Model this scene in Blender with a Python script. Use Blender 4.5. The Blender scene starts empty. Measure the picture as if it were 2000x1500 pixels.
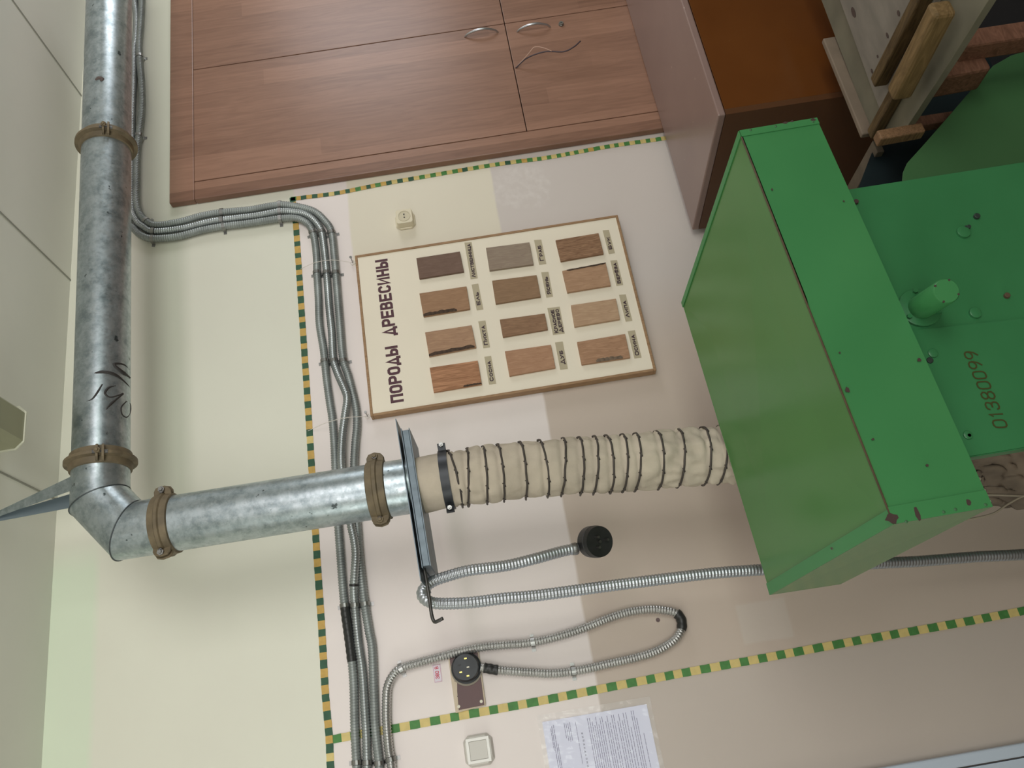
import bpy, bmesh, math, random
from mathutils import Vector as V, Matrix, noise
random.seed(7)
C = bpy.context.scene.collection
SC = bpy.context.scene
SC.view_settings.view_transform = 'Standard'
SC.view_settings.look = 'None'
SC.view_settings.exposure = 0.0

# ---------------------------------------------------------------- camera
F = 1631.5
def rotm(a):
    a = V(a); t = a.length; k = a/t
    K = Matrix(((0,-k.z,k.y),(k.z,0,-k.x),(-k.y,k.x,0)))
    return Matrix.Identity(3) + math.sin(t)*K + (1-math.cos(t))*(K@K)
M = rotm((0.81941483,-1.48603994,-1.01658977))
CP = V((0,-2.45,1.55))
cam = bpy.data.cameras.new('camera'); co = bpy.data.objects.new('camera', cam); C.objects.link(co)
cam.sensor_width = 36; cam.lens = F*36/2000; cam.clip_start = .05
R0 = V(M[0]); R1 = -V(M[1]); R2 = -V(M[2])
co.matrix_world = Matrix(((R0.x,R1.x,R2.x,CP.x),(R0.y,R1.y,R2.y,CP.y),(R0.z,R1.z,R2.z,CP.z),(0,0,0,1)))
SC.camera = co
MT = M.transposed()
def ray(px,py): return (MT @ V((px-1000,py-750,F)))
def W(px,py,Y=0.0):
    d = ray(px,py); return CP + d*((Y-CP.y)/d.y)
def WZ(px,py,Z):
    d = ray(px,py); return CP + d*((Z-CP.z)/d.z)

# ---------------------------------------------------------------- materials
MATS = {}
def srgb(c):
    return tuple(((v/255)/12.92 if v/255<=.04045 else ((v/255+.055)/1.055)**2.4) for v in c)+(1,)
def mat(name, col, rough=.6, metal=0, spec=.5, var=.0, vscale=8, bump=0, bscale=60, col2=None, stretch=None, coat=0, detail=4):
    if name in MATS: return MATS[name]
    m = bpy.data.materials.new(name); m.use_nodes = True; nt = m.node_tree; b = nt.nodes['Principled BSDF']
    b.inputs['Base Color'].default_value = srgb(col); b.inputs['Roughness'].default_value = rough
    b.inputs['Metallic'].default_value = metal; b.inputs['Specular IOR Level'].default_value = spec
    b.inputs['Coat Weight'].default_value = coat
    tc = nt.nodes.new('ShaderNodeTexCoord'); mp = nt.nodes.new('ShaderNodeMapping')
    nt.links.new(tc.outputs['Object'], mp.inputs['Vector'])
    if stretch: mp.inputs['Scale'].default_value = stretch
    if var or col2:
        n = nt.nodes.new('ShaderNodeTexNoise'); n.inputs['Scale'].default_value = vscale; n.inputs['Detail'].default_value = detail
        nt.links.new(mp.outputs[0], n.inputs['Vector'])
        r = nt.nodes.new('ShaderNodeValToRGB'); r.color_ramp.elements[0].position = .35; r.color_ramp.elements[1].position = .65
        c1 = srgb(col)
        c2 = srgb(col2) if col2 else tuple(x*(1-var) for x in c1[:3])+(1,)
        r.color_ramp.elements[0].color = c2; r.color_ramp.elements[1].color = c1
        nt.links.new(n.outputs['Fac'], r.inputs['Fac']); nt.links.new(r.outputs['Color'], b.inputs['Base Color'])
    if bump:
        n2 = nt.nodes.new('ShaderNodeTexNoise'); n2.inputs['Scale'].default_value = bscale
        nt.links.new(mp.outputs[0], n2.inputs['Vector'])
        bp = nt.nodes.new('ShaderNodeBump'); bp.inputs['Strength'].default_value = bump; bp.inputs['Distance'].default_value = .002
        nt.links.new(n2.outputs['Fac'], bp.inputs['Height']); nt.links.new(bp.outputs['Normal'], b.inputs['Normal'])
    MATS[name] = m; return m
def wood(name, dark, light, grain=(6,6,1), scale=14, rough=.55, spec=.3, dist=2.0):
    if name in MATS: return MATS[name]
    m = bpy.data.materials.new(name); m.use_nodes = True; nt = m.node_tree; b = nt.nodes['Principled BSDF']
    b.inputs['Roughness'].default_value = rough; b.inputs['Specular IOR Level'].default_value = spec
    tc = nt.nodes.new('ShaderNodeTexCoord'); mp = nt.nodes.new('ShaderNodeMapping'); mp.inputs['Scale'].default_value = grain
    nt.links.new(tc.outputs['Object'], mp.inputs['Vector'])
    n = nt.nodes.new('ShaderNodeTexNoise'); n.inputs['Scale'].default_value = scale; n.inputs['Detail'].default_value = 6; n.inputs['Distortion'].default_value = dist
    nt.links.new(mp.outputs[0], n.inputs['Vector'])
    r = nt.nodes.new('ShaderNodeValToRGB'); r.color_ramp.elements[0].position = .3; r.color_ramp.elements[1].position = .7
    r.color_ramp.elements[0].color = srgb(dark); r.color_ramp.elements[1].color = srgb(light)
    nt.links.new(n.outputs['Fac'], r.inputs['Fac']); nt.links.new(r.outputs['Color'], b.inputs['Base Color'])
    MATS[name] = m; return m

def N(nt, t, **kw):
    n = nt.nodes.new(t)
    for k,v in kw.items(): setattr(n,k,v)
    return n
def math_node(nt, op, a, b=None, c=None):
    n = N(nt,'ShaderNodeMath',operation=op)
    for i,x in enumerate((a,b,c)):
        if x is None: continue
        if isinstance(x,(int,float)): n.inputs[i].default_value = x
        else: nt.links.new(x, n.inputs[i])
    return n.outputs[0]
def mixc(nt, fac, a, b):
    n = N(nt,'ShaderNodeMix',data_type='RGBA')
    nt.links.new(fac, n.inputs['Factor'])
    for i,x in ((6,a),(7,b)):
        if isinstance(x,tuple): n.inputs[i].default_value = x
        else: nt.links.new(x, n.inputs[i])
    return n.outputs[2]

def galvanised():
    m = bpy.data.materials.new('galvanised'); m.use_nodes = True; nt = m.node_tree; b = nt.nodes['Principled BSDF']
    b.inputs['Metallic'].default_value = .82
    tc = N(nt,'ShaderNodeTexCoord')
    v = N(nt,'ShaderNodeTexVoronoi'); v.inputs['Scale'].default_value = 110
    nt.links.new(tc.outputs['Object'], v.inputs['Vector'])
    n = N(nt,'ShaderNodeTexNoise'); n.inputs['Scale'].default_value = 26; n.inputs['Detail'].default_value = 10; n.inputs['Roughness'].default_value = .72
    nt.links.new(tc.outputs['Object'], n.inputs['Vector'])
    r = N(nt,'ShaderNodeValToRGB'); r.color_ramp.elements[0].position=.36; r.color_ramp.elements[1].position=.56
    r.color_ramp.elements[0].color = srgb((140,152,156)); r.color_ramp.elements[1].color = srgb((186,196,200))
    nt.links.new(n.outputs['Fac'], r.inputs['Fac'])
    n4 = N(nt,'ShaderNodeTexNoise'); n4.inputs['Scale'].default_value = 42; n4.inputs['Detail'].default_value = 3
    nt.links.new(tc.outputs['Object'], n4.inputs['Vector'])
    sp = N(nt,'ShaderNodeMapRange'); nt.links.new(n4.outputs['Fac'], sp.inputs['Value']); sp.inputs['From Min'].default_value=.70; sp.inputs['From Max'].default_value=.74
    col = mixc(nt, math_node(nt,'MULTIPLY', v.outputs['Color'], .4), r.outputs['Color'], srgb((132,146,150)))
    col = mixc(nt, sp.outputs[0], col, srgb((84,92,94)))
    nt.links.new(col, b.inputs['Base Color'])
    rr = math_node(nt,'MULTIPLY_ADD', v.outputs['Color'], .12, .22)
    nt.links.new(math_node(nt,'ADD', rr, math_node(nt,'MULTIPLY', n.outputs['Fac'], .12)), b.inputs['Roughness'])
    bp = N(nt,'ShaderNodeBump'); bp.inputs['Strength'].default_value=.12; bp.inputs['Distance'].default_value=.001
    nt.links.new(n.outputs['Fac'], bp.inputs['Height']); nt.links.new(bp.outputs['Normal'], b.inputs['Normal'])
    MATS['galv'] = m; return m
GALV = galvanised()

def wall_mat():
    m = bpy.data.materials.new('painted_plaster'); m.use_nodes = True; nt = m.node_tree; b = nt.nodes['Principled BSDF']
    g = N(nt,'ShaderNodeNewGeometry'); s = N(nt,'ShaderNodeSeparateXYZ'); nt.links.new(g.outputs['Position'], s.inputs[0])
    n1 = N(nt,'ShaderNodeTexNoise'); n1.inputs['Scale'].default_value = 5; n1.inputs['Detail'].default_value = 3
    nt.links.new(g.outputs['Position'], n1.inputs['Vector'])
    wob = math_node(nt,'MULTIPLY_ADD', n1.outputs['Fac'], .016, -.008)
    X = math_node(nt,'ADD', s.outputs['X'], wob); Z = math_node(nt,'ADD', s.outputs['Z'], wob)
    def step(v, e, w=.004):   # 1 if v > e
        n = N(nt,'ShaderNodeMapRange'); nt.links.new(v, n.inputs['Value'])
        n.inputs['From Min'].default_value = e-w; n.inputs['From Max'].default_value = e+w
        return n.outputs[0]
    def inv(x): return math_node(nt,'SUBTRACT',1.0,x)
    def mul(*a):
        r = a[0]
        for q in a[1:]: r = math_node(nt,'MULTIPLY', r, q)
        return r
    white = srgb((236,226,222)); beige_shaded = srgb((200,184,170)); cream = srgb((226,218,198)); grey = srgb((208,199,193)); high = srgb((226,226,210)); pale = srgb((204,192,180))
    pZ = lambda x,y: W(x,y).z
    pX = lambda x,y: W(x,y).x
    zt = pZ(611,950)
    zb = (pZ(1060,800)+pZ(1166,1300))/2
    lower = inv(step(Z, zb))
    c = mixc(nt, lower, white, beige_shaded)  # lower wall: beige paint, its colour darkened to hold some of the shade
    # cream and grey patches beside the socket (right part of the wall)
    right = step(X, pX(950,480))
    c = mixc(nt, mul(right, inv(step(Z, pZ(682,420)))), c, cream)
    c = mixc(nt, mul(step(X, pX(1100,640), .14), inv(step(Z, pZ(968,390)))), c, grey)
    # faded square low down
    c = mixc(nt, mul(inv(step(Z, pZ(1440,1200))), step(Z, pZ(1540,1200)), inv(step(X, pX(1450,1180))), step(X,pX(1450,1262))), c, pale)
    # strip right of (world left) lower tape
    c = mixc(nt, mul(inv(step(X, pX(1450,1300))), lower), c, srgb((196,184,174)))
    # over the upper tape the wall is a yellow-green white
    c = mixc(nt, step(Z, zt, .006), c, high)
    c = mixc(nt, mul(step(Z, pZ(183,1300), .012), inv(step(X, pX(200,1080), .05))), c, srgb((218,230,206)))
    n2 = N(nt,'ShaderNodeTexNoise'); n2.inputs['Scale'].default_value = 3.5; n2.inputs['Detail'].default_value = 5
    nt.links.new(g.outputs['Position'], n2.inputs['Vector'])
    d = math_node(nt,'MULTIPLY_ADD', n2.outputs['Fac'], .24, -.02)
    c = mixc(nt, d, c, srgb((196,184,174)))
    nt.links.new(c, b.inputs['Base Color'])
    # rough filled patch of plaster above the sample board
    vd = N(nt,'ShaderNodeVectorMath',operation='DISTANCE'); nt.links.new(g.outputs['Position'], vd.inputs[0]); vd.inputs[1].default_value = W(1015,368)
    fm = math_node(nt,'SUBTRACT', .095, math_node(nt,'ADD', vd.outputs['Value'], math_node(nt,'MULTIPLY_ADD', n2.outputs['Fac'], .2, -.09)))
    fm = step(fm, .0, .012)
    n5 = N(nt,'ShaderNodeTexNoise'); n5.inputs['Scale'].default_value = 38; n5.inputs['Detail'].default_value = 6; nt.links.new(g.outputs['Position'], n5.inputs['Vector'])
    c = mixc(nt, math_node(nt,'MULTIPLY', fm, step(n5.outputs['Fac'], .54, .12)), c, srgb((215,207,201)))
    nt.links.new(c, b.inputs['Base Color'])
    b.inputs['Roughness'].default_value = .42; b.inputs['Specular IOR Level'].default_value = .45
    n3 = N(nt,'ShaderNodeTexNoise'); n3.inputs['Scale'].default_value = 9; n3.inputs['Detail'].default_value = 8
    nt.links.new(g.outputs['Position'], n3.inputs['Vector'])
    bp = N(nt,'ShaderNodeBump'); bp.inputs['Strength'].default_value = .25; bp.inputs['Distance'].default_value = .004
    nt.links.new(n3.outputs['Fac'], bp.inputs['Height']); nt.links.new(bp.outputs['Normal'], b.inputs['Normal'])
    return m
def laminate():
    m = bpy.data.materials.new('laminate_wood'); m.use_nodes = True; nt = m.node_tree; b = nt.nodes['Principled BSDF']
    g = N(nt,'ShaderNodeNewGeometry'); s = N(nt,'ShaderNodeSeparateXYZ'); nt.links.new(g.outputs['Position'], s.inputs[0])
    k = math_node(nt,'FLOOR', math_node(nt,'DIVIDE', s.outputs['X'], .073))
    wn = N(nt,'ShaderNodeTexWhiteNoise', noise_dimensions='1D'); nt.links.new(k, wn.inputs['W'])
    zoff = math_node(nt,'MULTIPLY_ADD', wn.outputs['Value'], 3.0, s.outputs['Z'])
    k2 = math_node(nt,'FLOOR', math_node(nt,'DIVIDE', zoff, 2.6))
    wn2 = N(nt,'ShaderNodeTexWhiteNoise', noise_dimensions='2D')
    cb = N(nt,'ShaderNodeCombineXYZ'); nt.links.new(k, cb.inputs[0]); nt.links.new(k2, cb.inputs[1]); nt.links.new(cb.outputs[0], wn2.inputs['Vector'])
    mp = N(nt,'ShaderNodeMapping'); mp.inputs['Scale'].default_value = (34,4,3.0)
    nt.links.new(g.outputs['Position'], mp.inputs['Vector'])
    n = N(nt,'ShaderNodeTexNoise'); n.inputs['Scale'].default_value = 1.6; n.inputs['Detail'].default_value = 7; n.inputs['Distortion'].default_value = 1.2
    nt.links.new(mp.outputs[0], n.inputs['Vector'])
    f = math_node(nt,'ADD', math_node(nt,'MULTIPLY', wn2.outputs['Value'], .36), math_node(nt,'MULTIPLY', n.outputs['Fac'], .62))
    r = N(nt,'ShaderNodeValToRGB'); r.color_ramp.elements[0].position=.2; r.color_ramp.elements[1].position=.75
    r.color_ramp.elements[0].color = srgb((120,88,72)); r.color_ramp.elements[1].color = srgb((158,120,100))
    nt.links.new(f, r.inputs['Fac']); nt.links.new(r.outputs['Color'], b.inputs['Base Color'])
    b.inputs['Roughness'].default_value = .36; b.inputs['Specular IOR Level'].default_value = .4
    MATS['lam'] = m; return m
LAM = laminate()
def chipped(name, col, rough=.3, spec=.5, amount=.70, chip=(70,52,48), col2=None, cs=26):
    m = bpy.data.materials.new(name); m.use_nodes = True; nt = m.node_tree; b = nt.nodes['Principled BSDF']
    g = N(nt,'ShaderNodeNewGeometry')
    n = N(nt,'ShaderNodeTexNoise'); n.inputs['Scale'].default_value = cs; n.inputs['Detail'].default_value = 3
    nt.links.new(g.outputs['Position'], n.inputs['Vector'])
    n2 = N(nt,'ShaderNodeTexNoise'); n2.inputs['Scale'].default_value = 4; n2.inputs['Detail'].default_value = 3
    nt.links.new(g.outputs['Position'], n2.inputs['Vector'])
    base = mixc(nt, n2.outputs['Fac'], srgb(col), srgb(col2 or tuple(int(x*.82) for x in col)))
    f = N(nt,'ShaderNodeMapRange'); nt.links.new(n.outputs['Fac'], f.inputs['Value']); f.inputs['From Min'].default_value = amount; f.inputs['From Max'].default_value = amount+.015
    nt.links.new(mixc(nt, f.outputs[0], base, srgb(chip)), b.inputs['Base Color'])
    b.inputs['Roughness'].default_value = rough; b.inputs['Specular IOR Level'].default_value = spec
    MATS[name] = m; return m
GREEN = chipped('green_enamel', (74,142,86), .32, .45, .735, col2=(56,124,72))
GREEN2 = chipped('green_enamel_dark', (64,132,84), .3, .4, .75, col2=(46,108,64))
OLIVE = chipped('green_enamel_warm_reflection', (84,132,74), .22, .5, .78, col2=(70,120,62))  # same green enamel, with the wall's warm reflection put into an olive colour
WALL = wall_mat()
CEIL = mat('ceiling_paint', (232,232,222), .7, var=.06, vscale=2)
WHITEP = mat('white_plastic', (226,222,208), .35, var=.03)
CREAMP = mat('socket_plastic', (224,214,188), .4)
BLACK = mat('black_rubber', (38,38,38), .45, var=.25, vscale=40)
TAPE = mat('black_tape', (44,45,44), .4, bump=.6, bscale=40)
STEEL = mat('steel', (150,150,148), .35, .9)
DSTEEL = mat('dark_steel', (96,94,92), .45, .8, var=.3, vscale=60)
CORR = mat('conduit_metal', (176,182,182), .34, .7, var=.25, vscale=14)
CORR2 = mat('conduit_metal_dull', (158,164,162), .45, .5, var=.25, vscale=14)
CORR3 = mat('conduit_metal_bright', (196,196,194), .28, .75, var=.2, vscale=14)
CLAMP = mat('putty_clamp', (122,108,84), .62, .1, var=.35, vscale=30, bump=.7, bscale=50)
CANVAS = mat('canvas', (200,188,170), .95, 0, .1, var=.22, vscale=9, bump=.25, bscale=260)
WIRE = mat('wire', (82,76,72), .5, .6)
GREENT = mat('tape_green', (78,138,70), .6, var=.2, vscale=60)
DGREENT = mat('tape_dark_green', (48,92,66), .6, var=.2, vscale=60)
YELT = mat('tape_yellow', (220,198,128), .6, var=.1, vscale=60)
OCHT = mat('tape_ochre', (206,168,88), .6, var=.15, vscale=60)
BOARD = mat('board_cream', (236,226,206), .5, var=.04, vscale=3)
MAROON = mat('maroon_paint', (76,34,46), .5)
TAGM = mat('tag_card', (184,172,144), .6, var=.08)
INK = mat('dark_ink', (52,24,38), .5)
FRAMEW = wood('frame_wood', (140,108,78), (170,138,104), (30,30,4), 4)
BROWN = mat('brown_board', (88,52,50), .4, var=.15, vscale=12)
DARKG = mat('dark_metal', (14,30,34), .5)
PAPER = mat('paper', (226,228,248), .6)
RED = mat('red_print', (206,60,84), .6)
PRINT = mat('print', (118,114,150), .7)
PURPLE = mat('print_dark', (84,80,110), .7)

# ---------------------------------------------------------------- object helpers
def tag(o, label=None, cat=None, group=None, kind=None):
    if label: o['label'] = label
    if cat: o['category'] = cat
    if group: o['group'] = group
    if kind: o['kind'] = kind
    return o
def wloc(o):
    p = V((0,0,0))
    while o: p = p+o.location; o = o.parent
    return p
def empty(name, loc, label=None, cat=None, group=None):
    o = bpy.data.objects.new(name, None); C.objects.link(o); o.location = V(loc); o.empty_display_size = .05
    return tag(o, label, cat, group)
def obj(name, vs, fs, m, parent=None, smooth=False, mi=None):
    vs = [V(v) for v in vs]
    c = V((0,0,0))
    for v in vs: c += v
    c /= len(vs)
    me = bpy.data.meshes.new(name); me.from_pydata([v-c for v in vs], [], fs)
    ms = m if isinstance(m,(list,tuple)) else [m]
    for x in ms: me.materials.append(x)
    if mi:
        for p,i in zip(me.polygons, mi): p.material_index = i
    if smooth:
        for p in me.polygons: p.use_smooth = True
    me.update()
    o = bpy.data.objects.new(name, me); C.objects.link(o)
    if parent: o.parent = parent; o.location = c-wloc(parent)
    else: o.location = c
    bm = bmesh.new(); bm.from_mesh(me); bmesh.ops.recalc_face_normals(bm, faces=bm.faces); bm.to_mesh(me); bm.free()
    return o
class MB:
    def __init__(s): s.v=[]; s.f=[]
    def add(s, vs, fs):
        n=len(s.v); s.v += [V(v) for v in vs]; s.f += [tuple(i+n for i in f) for f in fs]; return s
    def box(s, a, b):
        x0,y0,z0=a; x1,y1,z1=b
        return s.add([(x0,y0,z0),(x1,y0,z0),(x1,y1,z0),(x0,y1,z0),(x0,y0,z1),(x1,y0,z1),(x1,y1,z1),(x0,y1,z1)],
            [(0,3,2,1),(4,5,6,7),(0,1,5,4),(1,2,6,5),(2,3,7,6),(3,0,4,7)])
    def slab(s, pts, t, nrm=None):
        """polygon extruded by t along nrm (its normal if none)"""
        pts=[V(p) for p in pts]; n=len(pts)
        if nrm is None:
            nrm=(pts[1]-pts[0]).cross(pts[2]-pts[0]).normalized()
        nrm=V(nrm); q=[p+nrm*t for p in pts]
        return s.add(pts+q, [tuple(range(n))[::-1], tuple(range(n,2*n))]+[(i,(i+1)%n,(i+1)%n+n,i+n) for i in range(n)])
    def tube(s, path, r, n=12, cap=True):
        path=[V(p) for p in path]; rs = r if isinstance(r,(list,tuple)) else [r]*len(path)
        base=len(s.v); t0=(path[1]-path[0]).normalized()
        u=t0.orthogonal().normalized()
        for i,p in enumerate(path):
            t=((path[min(i+1,len(path)-1)]-path[max(i-1,0)])).normalized()
            u=(u-t*u.dot(t)).normalized(); w=t.cross(u)
            for k in range(n):
                a=2*math.pi*k/n; s.v.append(p+(u*math.cos(a)+w*math.sin(a))*rs[i])
        for i in range(len(path)-1):
            for k in range(n):
                a=base+i*n+k; b=base+i*n+(k+1)%n; s.f.append((a,b,b+n,a+n))
        if cap:
            s.f.append(tuple(base+k for k in range(n))[::-1]); e=base+(len(path)-1)*n; s.f.append(tuple(e+k for k in range(n)))
        return s
    def lathe(s, p, ax, prof, n=32):
        """prof: list of (dist along axis, radius)"""
        p=V(p); ax=V(ax).normalized(); u=ax.orthogonal().normalized(); w=ax.cross(u); base=len(s.v)
        for t,r in prof:
            for k in range(n):
                a=2*math.pi*k/n; s.v.append(p+ax*t+(u*math.cos(a)+w*math.sin(a))*max(r,1e-5))
        for i in range(len(prof)-1):
            for k in range(n):
                a=base+i*n+k; b=base+i*n+(k+1)%n; s.f.append((a,b,b+n,a+n))
        s.f.append(tuple(base+k for k in range(n))[::-1]); e=base+(len(prof)-1)*n; s.f.append(tuple(e+k for k in range(n)))
        return s
    def build(s, name, m, parent=None, smooth=False, bevel=0, seg=2):
        o=obj(name, s.v, s.f, m, parent, smooth)
        if bevel:
            b=o.modifiers.new('bevel','BEVEL'); b.width=bevel; b.segments=seg; b.limit_method='ANGLE'; b.angle_limit=.6
        if smooth:
            for p in o.data.polygons: p.use_smooth = True
            if smooth == 'auto':
                bm=bmesh.new(); bm.from_mesh(o.data)
                for e in bm.edges:
                    if len(e.link_faces)==2 and e.calc_face_angle(0)>.6: e.smooth=False
                bm.to_mesh(o.data); bm.free()
        return o
def catmull(P, step=.01):
    P=[V(p) for p in P]; P=[P[0]*2-P[1]]+P+[P[-1]*2-P[-2]]; out=[]
    for i in range(1,len(P)-2):
        a,b,c,d=P[i-1:i+3]
        for k in range(24):
            t=k/24
            out.append(.5*((2*b)+(c-a)*t+(2*a-5*b+4*c-d)*t*t+(3*b-a-3*c+d)*t**3))
    out.append(P[-2])
    res=[out[0]]; acc=0
    for a,b in zip(out,out[1:]):
        L=(b-a).length
        if L<1e-9: continue
        while acc+L>=step:
            k=(step-acc)/L; a=a+(b-a)*k; res.append(a.copy()); L=(b-a).length; acc=0
        acc+=L
    return res
GL={
'П':[[(0,0),(0,1),(1,1),(1,0)]], 'О':[[(.3,0),(.7,0),(.93,.1),(1,.28),(1,.72),(.93,.9),(.7,1),(.3,1),(.07,.9),(0,.72),(0,.28),(.07,.1),(.3,0)]],
'Р':[[(0,0),(0,1),(.7,1),(.95,.92),(1,.8),(1,.65),(.95,.53),(.7,.45),(0,.45)]], 'Д':[[(-.05,-.17),(-.05,0),(1.05,0),(1.05,-.17)],[(.12,0),(.5,1),(.88,0)]],
'Ы':[[(0,1),(0,0),(.42,0),(.6,.08),(.64,.2),(.64,.34),(.6,.46),(.42,.54),(0,.54)],[(1,0),(1,1)]], 'Е':[[(1,0),(0,0),(0,1),(1,1)],[(0,.5),(.85,.5)]],
'В':[[(.62,.52),(0,.52),(0,1),(.62,1),(.88,.92),(.92,.76),(.85,.6),(.62,.52)],[(0,.52),(0,0),(.65,0),(.94,.08),(1,.26),(.93,.44),(.62,.52)]],
'С':[[(.94,.84),(.82,.96),(.62,1),(.3,1),(.07,.9),(0,.72),(0,.28),(.07,.1),(.3,0),(.62,0),(.82,.04),(.94,.16)]],
'И':[[(0,1),(0,0),(1,1),(1,0)]], 'Н':[[(0,0),(0,1)],[(1,0),(1,1)],[(0,.5),(1,.5)]], 'Л':[[(0,0),(.5,1),(1,0)]], 'Т':[[(0,1),(1,1)],[(.5,1),(.5,0)]],
'Ц':[[(0,1),(0,0),(1.08,0),(1.08,-.18)],[(.86,0),(.86,1)]], 'А':[[(0,0),(.5,1),(1,0)],[(.2,.33),(.8,.33)]],
'Ь':[[(0,1),(0,0),(.65,0),(.94,.08),(1,.26),(.93,.44),(.62,.54),(0,.54)]], 'Х':[[(0,0),(1,1)],[(0,1),(1,0)]], 'Г':[[(0,0),(0,1),(1,1)]],
'Б':[[(.9,1),(0,1),(0,0),(.65,0),(.94,.08),(1,.26),(.93,.44),(.62,.54),(0,.54)]], 'У':[[(0,1),(.5,.36)],[(1,1),(.45,.08),(.3,0),(.1,.02)]],
'К':[[(0,0),(0,1)],[(1,1),(.05,.48),(1,0)]], 'Я':[[(1,0),(1,1),(.3,1),(.05,.92),(0,.8),(0,.65),(.05,.53),(.3,.45),(1,.45)],[(.5,.45),(0,0)]],
'Ё':[[(1,0),(0,0),(0,1),(1,1)],[(0,.5),(.85,.5)],[(.2,1.24),(.3,1.24)],[(.7,1.24),(.8,1.24)]],
'З':[[(0,.82),(.1,.94),(.3,1),(.7,1),(.93,.9),(.95,.74),(.85,.58),(.62,.52),(.35,.52)],[(.62,.52),(.93,.42),(1,.26),(.93,.1),(.7,0),(.3,0),(.08,.06),(0,.18)]],
'1':[[(.2,.78),(.6,1),(.6,0)]], '9':[[(1,.7),(.85,.52),(.55,.42),(.2,.48),(0,.66),(.05,.88),(.3,1),(.7,1),(.95,.88),(1,.6),(.85,.25),(.5,0)]],
'8':[[(.35,.52),(.08,.64),(.05,.84),(.3,1),(.7,1),(.95,.84),(.92,.64),(.65,.52),(.35,.52)],[(.35,.52),(.05,.4),(0,.16),(.3,0),(.7,0),(1,.16),(.95,.4),(.65,.52)]]}
GL['0']=GL['О']; GL['3']=GL['З']
WD_={'1':.6,' ':.55,'Л':1.05,'Д':1.15,'Ы':1.35,'Ц':1.1}
def letters(name, body, origin, w, h, m, parent, sw, smallcaps=False, italic=0.0, gap=.42, space=None):
    """painted block lettering: ribbons of width sw on the XZ plane facing the room"""
    mb=MB(); lines=body.split(chr(10)); nl=len(lines); lh=h/nl*(1 if nl==1 else .86); cnt=0
    for li,ln in enumerate(lines):
        sc=[1.0 if (k==0 or not smallcaps) else .8 for k in range(len(ln))]
        adv=[(WD_.get(c,1.0) if not (c==' ' and space) else space)*sc[k] for k,c in enumerate(ln)]
        tot=sum(adv)+gap*(len(ln)-1); u=(w-sw)/tot; x=sw/2; z0=(nl-1-li)*h/nl+sw/2
        for k,c in enumerate(ln):
            lw=adv[k]*u; H=(lh-sw)*sc[k]
            for pl in GL.get(c,[]):
                P=[V((origin[0]+x+px*lw+italic*pz*H,origin[1],origin[2]+z0+pz*H)) for px,pz in pl]
                closed=(P[0]-P[-1]).length<1e-7; n=len(P); L=[];R=[]
                if not closed:
                    P[0]=P[0]+(P[0]-P[1]).normalized()*sw/2; P[-1]=P[-1]+(P[-1]-P[-2]).normalized()*sw/2
                for q in range(n):
                    a=P[q]-P[q-1] if q>0 else (P[-1]-P[-2] if closed else P[1]-P[0])
                    b=P[q+1]-P[q] if q<n-1 else (P[1]-P[0] if closed else P[-1]-P[-2])
                    a.normalize(); b.normalize(); na=V((-a.z,0,a.x)); nb=V((-b.z,0,b.x)); mm=(na+nb)
                    if mm.length<.3: mm=na
                    mm.normalize(); f=min(1/max(mm.dot(na),.35),1.9); o=V((0,-.00005*(cnt%4)-.0003-.00002*q,0))
                    L.append(P[q]+mm*(sw/2*f)+o); R.append(P[q]-mm*(sw/2*f)+o)
                cnt+=1
                mb.add(L+R,[(q,q+1,n+q+1,n+q) for q in range(n-1)])
            x+=lw+gap*u
    return mb.build(name,m,parent)

# ---------------------------------------------------------------- room
CZ = CP.z+.5577*2.45
def struct(o): o['kind']='structure'; return o
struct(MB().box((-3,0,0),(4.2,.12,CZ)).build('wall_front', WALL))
struct(MB().box((-3,-5.2,-.1),(4.2,.12,0)).build('floor', wood('floor_wood',(84,62,46),(120,90,64),(2,10,2),6)))
struct(MB().box((-3,-5.2,CZ),(4.2,.12,CZ+.1)).build('ceiling', CEIL))
SIDEW = mat('side_wall_paint',(216,212,196),.6,var=.04,vscale=2)
struct(MB().box((-3.1,-5.2,0),(-3,.12,CZ)).build('wall_left', SIDEW))
struct(MB().box((4.2,-5.2,0),(4.3,.12,CZ)).build('wall_right', SIDEW))
# thin cover strips over the joints of the ceiling boards, running from the wall into the room
for i,(a,b) in enumerate([((28,7),(160,188)),((0,415),(133,543)),((3,923),(70,957))]):
    q=WZ(*b,CZ).x*.5+WZ(*a,CZ).x*.5
    struct(MB().box((q-.003,-5.2,CZ-.002),(q+.003,0,CZ)).build('trim_%d'%(i+1), mat('joint',(150,150,140),.8)))
# white door at the left end of the visible wall
xd=(W(1727,1500).x+W(2000,1446).x)/2
dr=MB().box((xd-.95,-.02,0),(xd-.035,-.004,2.08)).build('door_1', mat('door_white',(196,208,222),.35)); struct(dr)
MB().box((xd-.03,-.03,0),(xd,-.001,2.13)).build('door_frame', mat('door_white',(0,0,0)), dr, bevel=.004)
MB().box((xd-.95,-.03,2.1),(xd-.03,-.001,2.13)).build('door_frame', mat('door_white',(0,0,0)), dr, bevel=.004)
h=MB(); h.lathe((xd-.09,-.02,1.0),(0,-1,0),[(0,.022),(.006,.022),(.008,.01),(.045,.01)],20); h.tube([(xd-.09,-.06,1.0),(xd-.19,-.065,1.0),(xd-.21,-.06,1.0)],.008)
h.build('door_handle', STEEL, dr, 'auto')

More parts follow.
